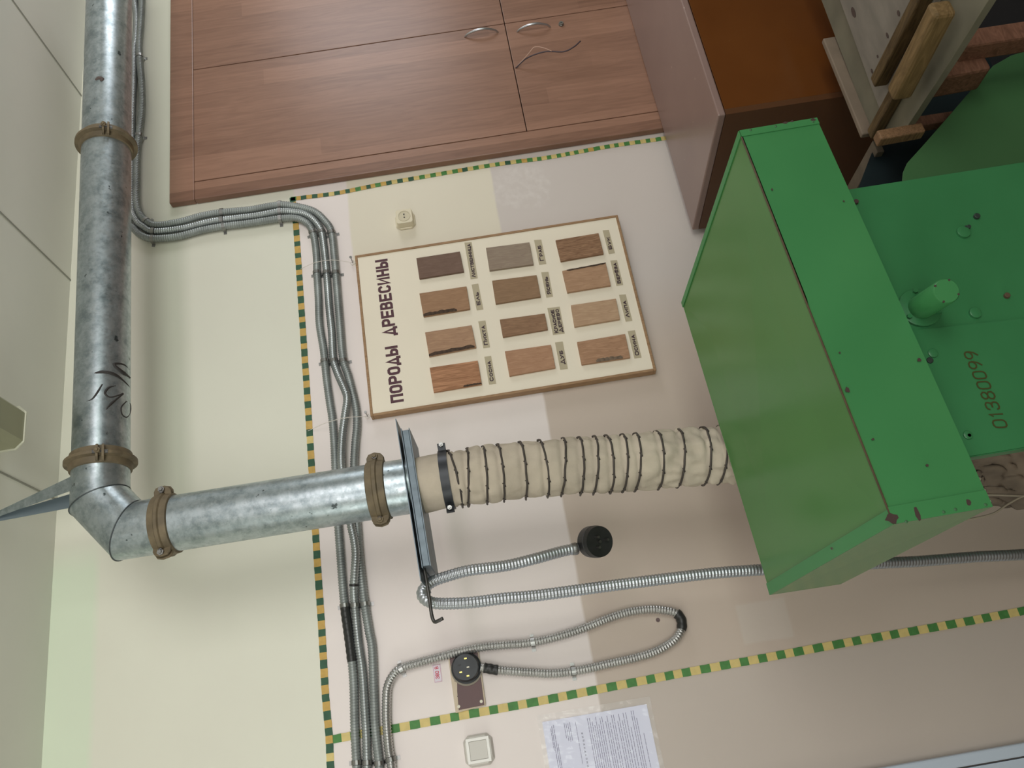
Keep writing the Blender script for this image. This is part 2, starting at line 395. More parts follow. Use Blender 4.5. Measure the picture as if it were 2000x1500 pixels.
# ---------------------------------------------------------------- striped tape strips on the wall
def tape(px, wd, cell, label, dark, seed):
    rnd=random.Random(seed)
    path=catmull([W(x,y,-.0005) for x,y in px], .004); vs=[]; fs=[]; mi=[]
    i=0; k=0; n=len(path)
    while i<n-2:
        j=min(n-1, i+max(3,int(cell/.004*rnd.uniform(.85,1.15))))
        if n-1-j<4: j=n-1
        f=i/n
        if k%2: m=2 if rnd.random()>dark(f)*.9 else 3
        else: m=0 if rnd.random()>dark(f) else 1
        prev=None
        for q in range(i,j+1):
            t=(path[min(q+1,n-1)]-path[max(q-1,0)]).normalized(); u=V((-t.z,0,t.x))
            jig=.0003*math.sin(q*.9+seed)
            a=path[q]+u*(wd/2+jig); b=path[q]-u*(wd/2-jig)
            e=len(vs); vs += [a+V((0,-.0012,0)), b+V((0,-.0012,0)), a, b]
            if q>i:
                fs += [(e-4,e-3,e+1,e),(e-4,e,e+2,e-2),(e-3,e-1,e+3,e+1)]; mi += [m]*3
            prev=e
        i=j; k+=1
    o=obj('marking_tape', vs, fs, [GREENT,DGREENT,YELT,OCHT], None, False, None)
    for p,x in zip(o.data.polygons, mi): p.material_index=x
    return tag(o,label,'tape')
tape([(571,386),(578,440),(590,620),(602,800),(611,950),(620,1100),(628,1220),(636,1360),(643,1440),(648,1560)], .0205,.0255,'dark green and ochre striped strip running level behind the duct and conduits',lambda f:.96,1)
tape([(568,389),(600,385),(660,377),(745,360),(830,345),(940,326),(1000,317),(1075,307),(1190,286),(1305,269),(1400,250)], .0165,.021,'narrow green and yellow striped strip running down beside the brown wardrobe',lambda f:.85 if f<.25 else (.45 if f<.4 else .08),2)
tape([(650,1444),(720,1431),(770,1423),(900,1398),(1030,1374),(1176,1345),(1320,1317),(1450,1293),(1600,1265),(1700,1247),(1850,1221),(2000,1193),(2080,1179)], .0215,.0285,'light green and yellow striped strip running down between power socket and light switch',lambda f:.0,3)

# ---------------------------------------------------------------- brown wardrobe in the wall
yW=-.03
p0=W(330,397,yW); 
WX0=p0.x; WZ1=p0.z; seamZ=W(1005,140,yW).z; WXr=W(374,133,yW).x*.5+W(985,50,yW).x*.5
fx=W(700,306,yW).x; fz=W(378,250,yW).z
WR=WXr+(WXr-fx); WXe=WR+(fx-WX0)
print('wardrobe',WX0,WZ1,seamZ,WXr,fx,fz,WR)
wr=empty('wardrobe',((WX0+WXe)/2,-.02,0),'tall reddish brown laminate wardrobe set against the wall right of the sample board','wardrobe')
fr=MB(); fr.box((WX0,yW+.001,fz),(WXe,-.001,WZ1)); fr.box((WX0,yW+.001,0),(fx,-.001,fz)); fr.box((WR,yW+.001,0),(WXe,-.001,fz)); fr.box((fx,yW+.001,0),(WR,-.001,.08))
fr.build('frame', LAM, wr, bevel=.004)
MB().box((fx,-.006,.08),(WR,-.001,fz)).build('back_panel', mat('gap_dark',(60,38,34),.8), wr)
def handle(door, zc, xc):
    L=.066; pts=[(xc,yW+.002,zc-L),(xc,yW-.012,zc-L*.8),(xc,yW-.024,zc-L*.35),(xc,yW-.027,zc),(xc,yW-.024,zc+L*.35),(xc,yW-.012,zc+L*.8),(xc,yW+.002,zc+L)]
    c=catmull(pts,.004); n=len(c); mb=MB(); mb.tube(c,[.0028+.0022*math.sin(math.pi*i/(n-1)) for i in range(n)],10)
    mb.build('handle', mat('satin_nickel',(190,192,196),.28,.9), door, True)
g=.0015
d1=MB().box((fx+g,yW,seamZ+g),(WXr-g,-.008,fz-g)).build('door', LAM, wr, bevel=.0015)
d2=MB().box((WXr+g,yW,seamZ+g),(WR-g,-.008,fz-g)).build('door', LAM, wr, bevel=.0015)
d3=MB().box((fx+g,yW,.08+g),(WXr-g,-.008,seamZ-g)).build('door', LAM, wr, bevel=.0015)
d4=MB().box((WXr+g,yW,.08+g),(WR-g,-.008,seamZ-g)).build('door', LAM, wr, bevel=.0015)
hx=W(940,66,yW); handle(d1,hx.z,hx.x-.004)
hx=W(1042,56,yW); handle(d3,hx.z,hx.x-.004)
lk=W(1096,48,yW); mb=MB(); mb.lathe((lk.x,yW,lk.z),(0,-1,0),[(0,.0105),(.004,.0105),(.006,.009),(.010,.008)],20); L=mb.build('lock',STEEL,d3,'auto')
MB().box((lk.x-.001,yW-.0105,lk.z-.004),(lk.x+.001,yW-.0098,lk.z+.004)).build('keyhole',BLACK,L)
cd=empty('loose_cable', W(1007,133,yW-.001),'short loose dark cable with a pale strand poking out of the wardrobe door gap','cable')
pts=[W(1007,133,yW+.0),W(1030,113,yW-.03),W(1065,101,yW-.05),W(1100,101,yW-.055),W(1120,92,yW-.06),W(1134,80,yW-.06)]
MB().tube(catmull(pts,.004),.0026,8).build('cable_core', mat('cable_brown',(74,60,66),.5), cd, True)
pts=[W(1007,132,yW+.0),W(1026,112,yW-.032),W(1036,100,yW-.05),W(1044,92,yW-.055),W(1060,93,yW-.056),W(1078,100,yW-.056)]
MB().tube(catmull(pts,.004),.0013,6).build('strand', mat('cable_pink',(206,170,152),.5), cd, True)

# ---------------------------------------------------------------- sample board
yB=-.034
TL=W(693,497,yB);TR=W(1208,421,yB);BR=W(1281,723,yB);BL=W(723,814,yB)
bx0=(BL.x+BR.x)/2; bx1=(TL.x+TR.x)/2; bz1=(TL.z+BL.z)/2; bz0=(TR.z+BR.z)/2
print('board',bx0,bx1,bz0,bz1)
bd=empty('sample_board',((bx0+bx1)/2,-.02,bz0),'cream display board of twelve wood samples in a thin wooden frame','display board')
MB().box((bx0+.006,yB+.003,bz0+.006),(bx1-.006,-.004,bz1-.006)).build('panel', BOARD, bd)
t=.0085
f=MB(); f.box((bx0,yB,bz0),(bx1,-.002,bz0+t)).box((bx0,yB,bz1-t),(bx1,-.002,bz1)).box((bx0,yB,bz0+t),(bx0+t,-.002,bz1-t)).box((bx1-t,yB,bz0+t),(bx1,-.002,bz1-t))
f.build('frame', FRAMEW, bd, bevel=.0015)
yP=yB+.003
def title(s, ya, yb):
    a=W(790 if ya>700 else 778,ya,yP); 
    # letters' base line runs on the right in the photograph (lower in the room)
    return a
def word(body, pLL, pUL, pLR, m, bold):  # lower-left, upper-left, lower-right pixels
    a=W(*pLL,yP); u=W(*pUL,yP); r=W(*pLR,yP)
    letters('lettering', body, a, r.x-a.x, u.z-a.z, m, bd, bold, gap=.62 if len(body)>6 else .62)
word('ПОРОДЫ',(789,784),(763,784),(778,674),MAROON,.0088)
word('ДРЕВЕСИНЫ',(774,654),(748,654),(757,505),MAROON,.0088)
S=[('Лиственница',(813,504,898,491,906,530,819,544),(907,474,921,473,933,543,919,545),(104,78,66),(118,90,78),.92,''),
('Ель',(819,573,911,559,918,603,827,618),(921,556,934,554,944,604,931,606),(142,104,78),(160,120,92),.5,'b'),
('Пихта',(830,649,921,635,930,678,838,696),(934,628,948,626,957,678,944,680),(150,112,88),(172,132,104),.72,'b'),
('Сосна',(839,718,933,704,941,750,847,766),(946,697,959,695,969,749,955,751),(134,88,60),(184,130,98),.72,'c'),
('Граб',(949,484,1034,473,1042,516,956,528),(1043,469,1057,468,1067,515,1053,517),(134,112,98),(150,128,112),.62,''),
('Ясень',(961,548,1048,537,1056,579,968,593),(1057,532,1071,531,1080,579,1067,581),(130,98,74),(146,112,86),.7,''),
('Красное\nдерево',(976,624,1064,612,1070,643,982,658),(1069,602,1093,599,1103,651,1080,654),(124,90,68),(150,112,86),.86,''),
('Дуб',(986,686,1076,673,1085,718,995,734),(1084,669,1099,667,1109,720,1094,722),(156,112,86),(174,130,102),.5,''),
('Бук',(1085,469,1169,455,1179,495,1095,510),(1177,450,1189,449,1201,494,1189,496),(104,70,50),(160,120,92),.52,''),
('Берёза',(1098,529,1183,513,1193,557,1108,571),(1192,509,1205,508,1217,556,1204,558),(156,116,90),(176,136,108),.82,'t'),
('Липа',(1115,596,1203,583,1211,623,1122,638),(1209,576,1222,575,1235,626,1222,628),(166,128,102),(184,148,120),.62,''),
('Осина',(1127,668,1221,652,1231,698,1136,712),(1226,647,1240,645,1253,698,1239,700),(148,108,82),(176,132,104),.75,'m')]
kinds={'b':0,'c':0,'m':0,'t':0}
for i,(nm,q,tq,dk,lt,fw,bark) in enumerate(S):
    P=[W(q[k],q[k+1],yP-.010) for k in (0,2,4,6)]
    dk=tuple(int(a*b) for a,b in zip(dk,(1.03,1.08,1.08))); lt=tuple(int(a*b) for a,b in zip(lt,(1.03,1.08,1.08)))
    wm=wood('sample_%d'%i, dk, lt, (24,24,3.5) if i not in (3,8) else (46,30,4), 6 if i not in (3,8) else 3, .55, .25, 1.5 if i!=8 else 3)
    so=MB().slab([p+V((0,.010,0)) for p in P], .010, (0,-1,0)).build('wood_sample', wm, bd, bevel=.001)
    if bark:
        rnd=random.Random(i)
        # P order: TL(up,right) TR(down,right) BR(down,left) BL(up,left)
        A,B=(P[3],P[2]) if bark!='t' else (P[0],P[1])
        s0,s1={'b':(0.0,.97),'c':(.62,1),'m':(.3,.85),'t':(.1,1)}[bark]
        if i==1: s1=.72
        wdt={'b':.012,'c':.006,'m':.012,'t':.005}[bark]; sg=1 if bark!='t' else -1
        n=14; lo=[];hi=[]
        for k in range(n+1):
            f_=s0+(s1-s0)*k/n; p=A.lerp(B,f_)+V((0,-.0006,0))
            lo.append(p+V((sg*rnd.uniform(-.0004,.0008),0,0))); hi.append(p+V((sg*wdt*rnd.uniform(.75,1.1)*(1 if 0<k<n else .5),0,0)))
        mb=MB(); vs=lo+hi; mb.add([v+V((0,.0010,0)) for v in vs]+[v+V((0,-.0012,0)) for v in vs],
            [(k+2*n+2,k+1+2*n+2,k+1+n+1+2*n+2,k+n+1+2*n+2) for k in range(n)]+[(k,k+1,k+1+2*n+2,k+2*n+2) for k in range(n)]+[(k+n+1,k+n+2,k+n+2+2*n+2,k+n+1+2*n+2) for k in range(n)])
        mb.build('bark', mat('bark_grey' if bark=='m' else 'bark', (128,110,92) if bark=='m' else (82,64,50), .9, var=.5, vscale=90), so)
    P=[W(tq[k],tq[k+1],yP-.001) for k in (0,2,4,6)]
    tg=MB().slab([p+V((0,.001,0)) for p in P], .0014, (0,-1,0)).build('name_tag', TAGM, bd)
    x0=(P[2].x+P[3].x)/2; x1=(P[0].x+P[1].x)/2; z1=(P[0].z+P[3].z)/2; z0=(P[1].z+P[2].z)/2
    hh=(z1-z0)*(.56 if '\n' not in nm else .78); ww=(x1-x0)*fw; 
    a=V((x0+(x1-x0-ww)*.35, yP-.0016, z0+(z1-z0-hh)/2))
    letters('lettering', nm.upper(), a, ww, hh, INK, tg, .0030, smallcaps=True)
for k,(nl,se,lb) in enumerate([((689,513),(587,525),'thin white string tied to the nail at the sample board corner nearest the socket'),((718,813),(601,842),'thin white string tied to the sample board corner nearest the duct')]):
    s=empty('hanging_string', W(*se,-.004), lb, 'string')
    mid=(V(W(*nl,-.02))+V(W(*se,-.004)))/2+V((0,-.02,-.003))
    a=W(*se,-.001); b_=W(*nl,-.03)
    MB().tube(catmull([a,(a*2+b_)/3+V((0,-.028,0)),(a+b_*2)/3+V((0,-.030,0)),b_],.005),.0009,6).build('cord', mat('string_white',(222,214,204),.8), s, True)
    mb=MB(); mb.lathe(W(*nl,-.002),(0,-1,0),[(0,.0015),(.034,.0015),(.034,.0045),(.037,.0045)],12); mb.build('nail', STEEL, s, 'auto')
    MB().tube([W(nl[0]+1,nl[1]-4,-.031),W(nl[0]+5,nl[1]+1,-.037),W(nl[0]-1,nl[1]+5,-.031),W(nl[0]-5,nl[1]+1,-.035)],.0016,6).build('knot', mat('string_white',(0,0,0)), s, True)

# ---------------------------------------------------------------- white socket and switch
def frustum(cx,cz,y0,y1,w0,w1,c0=.0,n=1):
    def ringp(w,y):
        w/=2; c=min(c0,w*.5)
        return [(cx-w+c,y,cz-w),(cx+w-c,y,cz-w),(cx+w,y,cz-w+c),(cx+w,y,cz+w-c),(cx+w-c,y,cz+w),(cx-w+c,y,cz+w),(cx-w,y,cz+w-c),(cx-w,y,cz-w+c)]
    mb=MB(); mb.add(ringp(w0,y0)+ringp(w1,y1),[tuple(range(8))[::-1],tuple(range(8,16))]+[(i,(i+1)%8,(i+1)%8+8,i+8) for i in range(8)])
    return mb
c=W(789,421,-.036)
so=empty('wall_socket',(c.x,-.001,c.z),'small cream two-pin wall socket above the sample board on the yellowish patch','socket')
frustum(c.x,c.z,-.001,-.008,.070,.066,.014).build('base_plate',CREAMP,so,bevel=.002)
frustum(c.x,c.z,-.008,-.034,.060,.056,.005).build('housing',CREAMP,so,bevel=.002)
MB().lathe((c.x,-.034,c.z),(0,-1,0),[(0,.0215),(.0015,.0215),(.0015,.0185),(.0003,.0180),(.0003,.001)],32).build('dial',mat('dial',(206,196,170),.4),so,'auto')
for dx in (-.0065,.0065):
    MB().lathe((c.x+dx,-.0342,c.z),(0,-1,0),[(0,.0026),(.0009,.0026)],14).build('pin_hole',BLACK,so)
MB().lathe((c.x,-.0342,c.z),(0,-1,0),[(0,.0014),(.0010,.0014)],12).build('screw',STEEL,so)
c=W(935,1465,-.012)
sw=empty('light_switch',(c.x,-.001,c.z),'white square rocker light switch on the wall below the striped strip','switch')
frustum(c.x,c.z,-.001,-.018,.081,.070,.014).build('base',mat('switch_grey',(206,202,194),.4),sw,bevel=.002)
fm=MB(); w=.031; k=.024
for a,b in (((-w,-w),(w,-k)),((-w,k),(w,w)),((-w,-k),(-k,k)),((k,-k),(w,k))): fm.box((c.x+a[0],-.022,c.z+a[1]),(c.x+b[0],-.017,c.z+b[1]))
fm.build('trim_ring',mat('switch_white',(238,236,230),.3),sw)
MB().add([(c.x-.0232,-.017,c.z-.0232),(c.x+.0232,-.017,c.z-.0232),(c.x+.0232,-.017,c.z+.0232),(c.x-.0232,-.017,c.z+.0232),(c.x-.0232,-.0198,c.z-.0232),(c.x+.0232,-.0198,c.z-.0232),(c.x+.0232,-.0212,c.z+.0232),(c.x-.0232,-.0212,c.z+.0232)],[(0,3,2,1),(4,5,6,7),(0,1,5,4),(1,2,6,5),(2,3,7,6),(3,0,4,7)]).build('rocker',mat('switch_grey',(0,0,0)),sw,bevel=.0006)

# ---------------------------------------------------------------- power socket on brown plate
pl=[W(875,1283,-.010),W(935,1273,-.010),W(949,1377,-.010),W(890,1393,-.010)]
ps=empty('power_socket',(sum(p.x for p in pl)/4,0,min(p.z for p in pl)),'round black five-pin power socket on a brown mounting plate beside the striped strip','socket')
MB().slab([p+V((0,.009,0)) for p in pl],.009,(0,-1,0)).build('mounting_plate',mat('plate_cream',(206,190,166),.6),ps,bevel=.001)
bq=[W(878,1284,-.0105),W(933,1274,-.0105),W(946,1377,-.0105),W(896,1387,-.0105),W(893,1350,-.0105),W(893,1330,-.0105),W(881,1310,-.0105)]
MB().slab(bq,.0012,(0,-1,0)).build('face_plate',BROWN,ps)
c=W(909,1303,-.045)
MB().lathe((c.x,-.011,c.z),(0,-1,0),[(0,.042),(.004,.042),(.006,.037),(.030,.036),(.034,.034),(.0335,.001)],40).build('socket_body',mat('socket_black',(50,54,58),.45,var=.3,vscale=40),ps,'auto')
MB().lathe((c.x-.003,-.011,c.z),(0,-1,0),[(0,.044),(.0035,.044)],40).build('collar',mat('putty',(150,142,128),.7),ps,'auto')
for (px,py),m_ in (((909,1286),'b'),((914,1303),'w'),((900,1313),'b'),((914,1320),'b'),((897,1299),'k')):
    q=W(px,py,-.0455); MB().box((q.x-.0018,-.0462,q.z-.0035),(q.x+.0018,-.044,q.z+.0035)).build('contact', mat('brass',(214,196,110),.3,.8) if m_=='b' else (mat('tin',(178,174,158),.4,.5) if m_=='w' else BLACK), ps)
for px,py in ((896,1380),(940,1370)):
    q=W(px,py,-.012); MB().lathe(q,(0,-1,0),[(0,.0042),(.0015,.0042),(.0015,.002),(.0008,.0018)],16).build('screw', mat('tin',(0,0,0)), ps,'auto')
for px,py in ((889,1330),(894,1360)):
    q=W(px,py,-.010); MB().lathe(q,(0,-1,0),[(0,.0016),(.0004,.0016)],10).build('screw_hole', BLACK, ps)
# 380 V sticker
sq=[W(844,1299,-.001),W(860,1297,-.001),W(864,1331,-.001),W(849,1334,-.001)]
st=MB().slab(sq,.0006,(0,-1,0)).build('voltage_sticker',mat('sticker',(226,218,228),.5)); tag(st,'small pink-bordered sticker reading 380 В above the power socket','sticker')
x0=(sq[2].x+sq[3].x)/2; x1=(sq[0].x+sq[1].x)/2; z0=(sq[1].z+sq[2].z)/2; z1=(sq[0].z+sq[3].z)/2
b=MB(); e=.0008
b.box((x0+.001,-.0019,z0+.001),(x1-.001,-.0016,z0+.001+e)).box((x0+.001,-.0019,z1-.001-e),(x1-.001,-.0016,z1-.001)).box((x0+.001,-.0019,z0+.001),(x0+.001+e,-.0016,z1-.001)).box((x1-.001-e,-.0019,z0+.001),(x1-.001,-.0016,z1-.001))
b.build('border',mat('pink',(210,130,150),.6),st)
letters('lettering','380 В',V((x0+.009,-.0015,z0+.0065)),(x1-x0)*.70,(z1-z0)*.48,RED,st,.0017)

# ---------------------------------------------------------------- document in plastic sleeve
a4=[W(1062,1414,-.002),W(1262,1371,-.002)]
dx1=(a4[0].x+a4[1].x)/2; dz1=W(1062,1430,-.002).z; dz0=W(1268,1400,-.002).z
dw=.24
do=empty('paper_notice',(dx1-dw/2,-.001,dz0),'white printed notice in a crumpled clear plastic sleeve on the wall','notice')
MB().box((dx1-dw,-.0022,dz0),(dx1,-.0014,dz1)).build('sheet',PAPER,do)
pr=MB(); rnd=random.Random(4)
def line(z,xa,xb,hgt=.0016):   # xa..xb measured from the right edge leftwards
    x=dx1-xa
    while x>dx1-xb:
        l=rnd.uniform(.006,.02); pr.box((max(x-l,dx1-xb),-.00245,z),(x,-.0021,z+hgt)); x-=l+.0016
Hd=dz1-dz0
def zf(px): # pixel x along the sheet (top at 1062, bottom at 1268) -> z
    return dz1-(px-1062)/(1268-1062)*Hd
for z_,xa,xb in ((1077,.02,.075),(1079.5,.015,.2),(1083,.012,.19),(1086,.06,.2)): line(zf(z_),xa,xb)
pr.build('heading_text',PRINT,do); pr=MB()
for z_,xa,xb in ((1104,.012,.05),(1107.5,.014,.058),(1111,.014,.06),(1114.5,.012,.058)): line(zf(z_),xa,xb,.0014)
pr.build('addressee_text',PRINT,do); pr=MB()
line(zf(1126),.015,.12,.0012)
pr.build('rule_line',PRINT,do); pr=MB()
for z_,xa,xb in ((1150,.01,.21),(1154,.01,.2),(1158,.02,.2),(1162,.03,.2),(1166,.01,.16),(1170,.03,.2),(1174,.015,.22),(1178,.012,.2),(1184,.025,.22),(1188,.012,.2),(1192,.03,.2),(1197,.012,.22),(1201,.012,.2),(1207,.03,.22),(1211,.012,.2),(1216,.03,.2),(1220,.012,.21),(1225,.012,.2),(1230,.05,.22),(1236,.01,.21),(1240,.01,.2),(1244,.03,.2),(1252,.07,.21)): line(zf(z_),xa,xb)
pr.build('body_text',PRINT,do)
letters('lettering','И Н С Т Р У К Ц И Я',V((dx1-.128,-.0023,zf(1136))),.085,.0042,PURPLE,do,.0009,space=.9)
# sleeve: crumpled clear film
fs_=[];vs_=[];nx,nz=60,60
sx0,sx1=dx1-dw-.01,dx1+.018; sz0,sz1=dz0-.012,dz1+.012
for j in range(nz+1):
    for i in range(nx+1):
        x=sx0+(sx1-sx0)*i/nx; z=sz0+(sz1-sz0)*j/nz
        e=max(0,(x-dx1+.02)/.04)+max(0,(dz0+.012-z)/.03)+.35
        yy=-.0040-abs(noise.noise(V((x*55,z*38,3))))*.0055*e-abs(noise.noise(V((x*140,z*90,1))))*.0022*e
        vs_.append((x,yy,z))
for j in range(nz):
    for i in range(nx):
        a=j*(nx+1)+i; fs_.append((a,a+1,a+nx+2,a+nx+1))
fm_=bpy.data.materials.new('clear_film'); fm_.use_nodes=True; nt=fm_.node_tree; 
bs=nt.nodes['Principled BSDF']; bs.inputs['Base Color'].default_value=(1,1,1,1); bs.inputs['Roughness'].default_value=.07; bs.inputs['Alpha'].default_value=.16; bs.inputs['Specular IOR Level'].default_value=1.0
obj('plastic_sleeve',vs_,fs_,fm_,do,True)

# ---------------------------------------------------------------- corrugated conduits
def conduit(px, r, Y, m, label, group=None, clips=(), pitch=.0078, extra=None, name='corrugated_conduit', seg=14, dip=.87):
    P=[W(q[0],q[1],q[2] if len(q)>2 else Y) for q in px]
    path=catmull(P,pitch/4); 
    rs=[r*(1.0 if i%4 in (0,1) else dip) for i in range(len(path))]
    root=empty(name,P[0],label,'conduit',group)
    MB().tube(path,rs,seg).build('conduit_body',m,root,True)
    for cx,cy in clips:
        c=W(cx,cy,Y); j=min(range(len(path)),key=lambda i:(path[i]-c).length)
        t=path[min(j+2,len(path)-1)]-path[max(j-2,0)]; t.y=0; t.normalize(); u=V((t.z,0,-t.x)).normalized(); p=path[j]
        arc=[]; R_=r*1.12
        arc.append(p+u*(R_+.009)+V((0,-p.y-.0012,0)))
        arc.append(p+u*R_+V((0,-p.y-.0012,0)))
        for k in range(9):
            a=math.pi*k/8; arc.append(p+u*(R_*math.cos(a))+V((0,-R_*math.sin(a),0)))
        arc.append(p-u*R_+V((0,-p.y-.0012,0))); arc.append(p-u*(R_+.009)+V((0,-p.y-.0012,0)))
        mb=MB(); wv=t*.0055; n=len(arc)
        vs=[a+wv for a in arc]+[a-wv for a in arc]+[a+wv+V((0,.001,0)) for a in arc]+[a-wv+V((0,.001,0)) for a in arc]
        mb.add(vs,[(k,k+1,n+k+1,n+k) for k in range(n-1)]+[(k,k+1,2*n+k+1,2*n+k) for k in range(n-1)]+[(n+k,n+k+1,3*n+k+1,3*n+k) for k in range(n-1)])
        mb.build('clip',STEEL,root)
    for (i0,i1,rr,mm,nm) in (extra or ()):
        a=W(*i0,Y) if len(i0)==2 else W(*i0); b=W(*i1,Y) if len(i1)==2 else W(*i1)
        ja=min(range(len(path)),key=lambda i:(path[i]-a).length); jb=min(range(len(path)),key=lambda i:(path[i]-b).length)
        if ja>jb: ja,jb=jb,ja
        seg_=path[ja:jb+1]; MB().tube(seg_,[rr*(1+.04*math.sin(i*.7)) for i in range(len(seg_))],16).build(nm,mm,root,True)
    return root
yC=-.0170
G='three conduits running side by side along the wall'
top=[(277,-50),(277,0),(275,43),(272,83),(273,117),(277,167),(277,217),(272,260),(268,300),(267,350),(267,395),(273,417),(287,433),(307,440),(353,433),(393,422),(433,415),(487,410),(520,404),(550,400),(583,404),(613,413),(633,430),(647,452),(653,500),(656,533),(660,583),(664,633),(670,700),(680,733),(689,767),(696,800),(697,833),(694,867),(692,910),(694,970),(698,1027),(702,1083),(707,1133),(713,1183),(721,1233),(727,1267),(730,1340),(733,1420),(740,1487),(743,1540)]
top=[(x,y) for x,y in top]
conduit(top,.0131,yC,CORR2,'ribbed metal conduit of the wall bundle, the one bending nearest the sample board',G,[(272,110),(270,265),(287,430),(433,415),(547,401),(648,455),(660,533),(675,705),(711,1180),(741,1490)])
mid=[(262,-60),(263,0),(266,33),(265,73),(262,100),(261,160),(259,217),(257,300),(257,400),(266,430),(280,443),(300,452),(353,447),(407,434),(447,428),(503,421),(547,413),(575,414),(595,418),(613,430),(627,450),(633,483),(638,533),(643,600),(648,650),(651,700),(660,730),(673,760),(678,780),(673,817),(668,857),(667,910),(676,970),(686,1027),(692,1055),(695,1083),(693,1117),(691,1150),(694,1193),(700,1255),(708,1313),(713,1393),(716,1447),(718,1540)]
mid=[(x,y,-.017-.021*max(0,min(1,(y-715)/45,(1175-y)/40))) if x>600 else (x,y,-.017) for x,y in mid]
conduit(mid,.0128,yC,CORR,'middle ribbed metal conduit of the wall bundle, wavy just below the sample board corner',G,[(300,452),(433,430),(547,413),(629,453),(638,533),(653,705),(692,1183),(717,1490)],extra=[((691,1140),(691,1144),.013,BLACK,'cable_tie')])
bot=[(240,-60),(240,0),(241,200),(243,350),(247,425),(262,447),(277,460),(300,466),(347,462),(393,450),(437,442),(487,436),(547,427),(575,426),(592,431),(606,443),(614,467),(618,500),(619,533),(622,583),(624,633),(632,683),(637,733),(644,785),(649,817),(653,867),(655,913),(657,970),(661,1030),(665,1083),(670,1150),(674,1190),(680,1233),(687,1287),(691,1340),(693,1420),(697,1500),(699,1540)]
conduit(bot,.0128,yC,CORR2,'ribbed metal conduit of the wall bundle with black tape wrapped around one stretch',G,[(298,466),(437,442),(547,428),(611,455),(619,533),(634,705),(673,1183),(697,1490)],extra=[((673,1183),(686,1292),.0138,TAPE,'black_tape_wrap')])
lp=[(766,1540),(765,1500),(759,1460),(755,1407),(755,1367),(757,1343),(766,1322),(782,1306),(820,1294),(860,1283),(900,1272),(940,1264),(980,1260),(1030,1256),(1083,1245),(1137,1228),(1190,1207),(1230,1195),(1270,1190),(1300,1192),(1321,1198),(1331,1212),(1330,1231),(1316,1251),(1283,1271),(1243,1284),(1190,1296),(1137,1308),(1083,1315),(1030,1313),(974,1309,-.022),(955,1306,-.024),(938,1303,-.026)]
conduit(lp,.0131,-.019,CORR3,'bright ribbed conduit looping out from the power socket and back up the wall',None,[(783,1306),(1040,1254),(1120,1311),(760,1485)],extra=[((1321,1198,-.018),(1331,1230,-.018),.0142,TAPE,'black_tape_wrap'),((972,1309,-.022),(945,1304,-.025),.0138,TAPE,'black_tape_wrap')])
yH=-.42
hc=[(1128,1071,-.36),(1097,1077,-.37),(1042,1092,-.39),(987,1105,-.40),(917,1114,-.42),(872,1126,-.42),(845,1136,-.42),(828,1150,-.425),(825,1163,-.43),(836,1174,-.435),(860,1179,-.435),(917,1177,-.43),(983,1169,-.42),(1050,1163,-.41),(1170,1147,-.40),(1280,1133,-.39),(1390,1120,-.38),(1485,1113,-.37),(1600,1106,-.35),(1717,1100,-.32),(1800,1096,-.30),(1900,1088,-.28),(2000,1083,-.26),(2120,1076,-.2),(2240,1060,-.1)]
hr=conduit(hc,.0142,yH,mat('conduit_free',(182,186,190),.32,.7,var=.15,vscale=14),'thick ribbed metal cable hanging over the wire hook with a black plug on its end',None,[],pitch=.0082,name='hanging_cable',seg=16,dip=.92,extra=[((1117,1073,-.36),(1127,1071,-.36),.0155,STEEL,'ferrule')])
# black plug
c=W(1160,1058,-.36)
axp=(W(1164,1066,-.40)-W(1160,1056,-.36)).normalized()
axp=(V((0,-1,0))*.86+V((-.25,0,-.42))).normalized()
pb=MB(); pb.lathe(c-axp*.02,axp,[(0,.036),(.004,.039),(.03,.040),(.032,.038),(.034,.040),(.048,.038),(.0475,.034),(.046,.001)],36)
plug=pb.build('plug',BLACK,hr,'auto')
face=c+axp*.027
u=axp.orthogonal().normalized(); w_=axp.cross(u)
for dx,dz in ((-.013,.010),(.013,.012),(.002,-.018)):
    q=face+V((dx,0,dz))-axp*axp.dot(V((dx,0,dz)))
    MB().tube([q,q+axp*.016],.0032,10).build('prong',DSTEEL,plug,'auto')
MB().tube([face,face+axp*.004],.004,10).build('centre_screw',DSTEEL,plug,'auto')

# ---------------------------------------------------------------- ventilation duct
yD=-.42; RD=.070
def WD(x,y): return W(x,y,yD)
A0=WD(216,-160); A1=WD(196,978); A2=WD(252,1036); A3=WD(806,948)
dt=empty('ventilation_duct',(A1.x,yD,A1.z),'galvanised steel extraction duct with a mitred elbow running along under the ceiling','duct')
def mitre(P,r,n=40,seam=True):
    P=[V(p) for p in P]; vs=[];fs=[]; t=[(P[i+1]-P[i]).normalized() for i in range(len(P)-1)]
    u=V((0,-1,0))
    for i,p in enumerate(P):
        d=t[0] if i==0 else t[min(i,len(t)-1)]
        uu=(u-d*u.dot(d)).normalized(); w=d.cross(uu)
        if i==0: nn=t[0]
        elif i==len(P)-1: nn=t[-1]
        else: nn=(t[i-1]+t[i]).normalized()
        for k in range(n):
            a=2*math.pi*k/n; o=(uu*math.cos(a)+w*math.sin(a))*r
            s=-o.dot(nn)/d.dot(nn); vs.append(p+o+d*s)
    for i in range(len(P)-1):
        for k in range(n):
            a=i*n+k;b=i*n+(k+1)%n; fs.append((a,b,b+n,a+n))
    return vs,fs
dA=(A1-A0).normalized(); dB=(A3-A2).normalized()
cl1=WD(197,905); cl2=WD(207,285); cl3=WD(328,1025); cl4=WD(741,960)
def on(a,d,p): return a+d*((p-a).dot(d))
c1=on(A0,dA,cl1); c2=on(A0,dA,cl2); c3=on(A2,dB,cl3); c4=on(A2,dB,cl4)
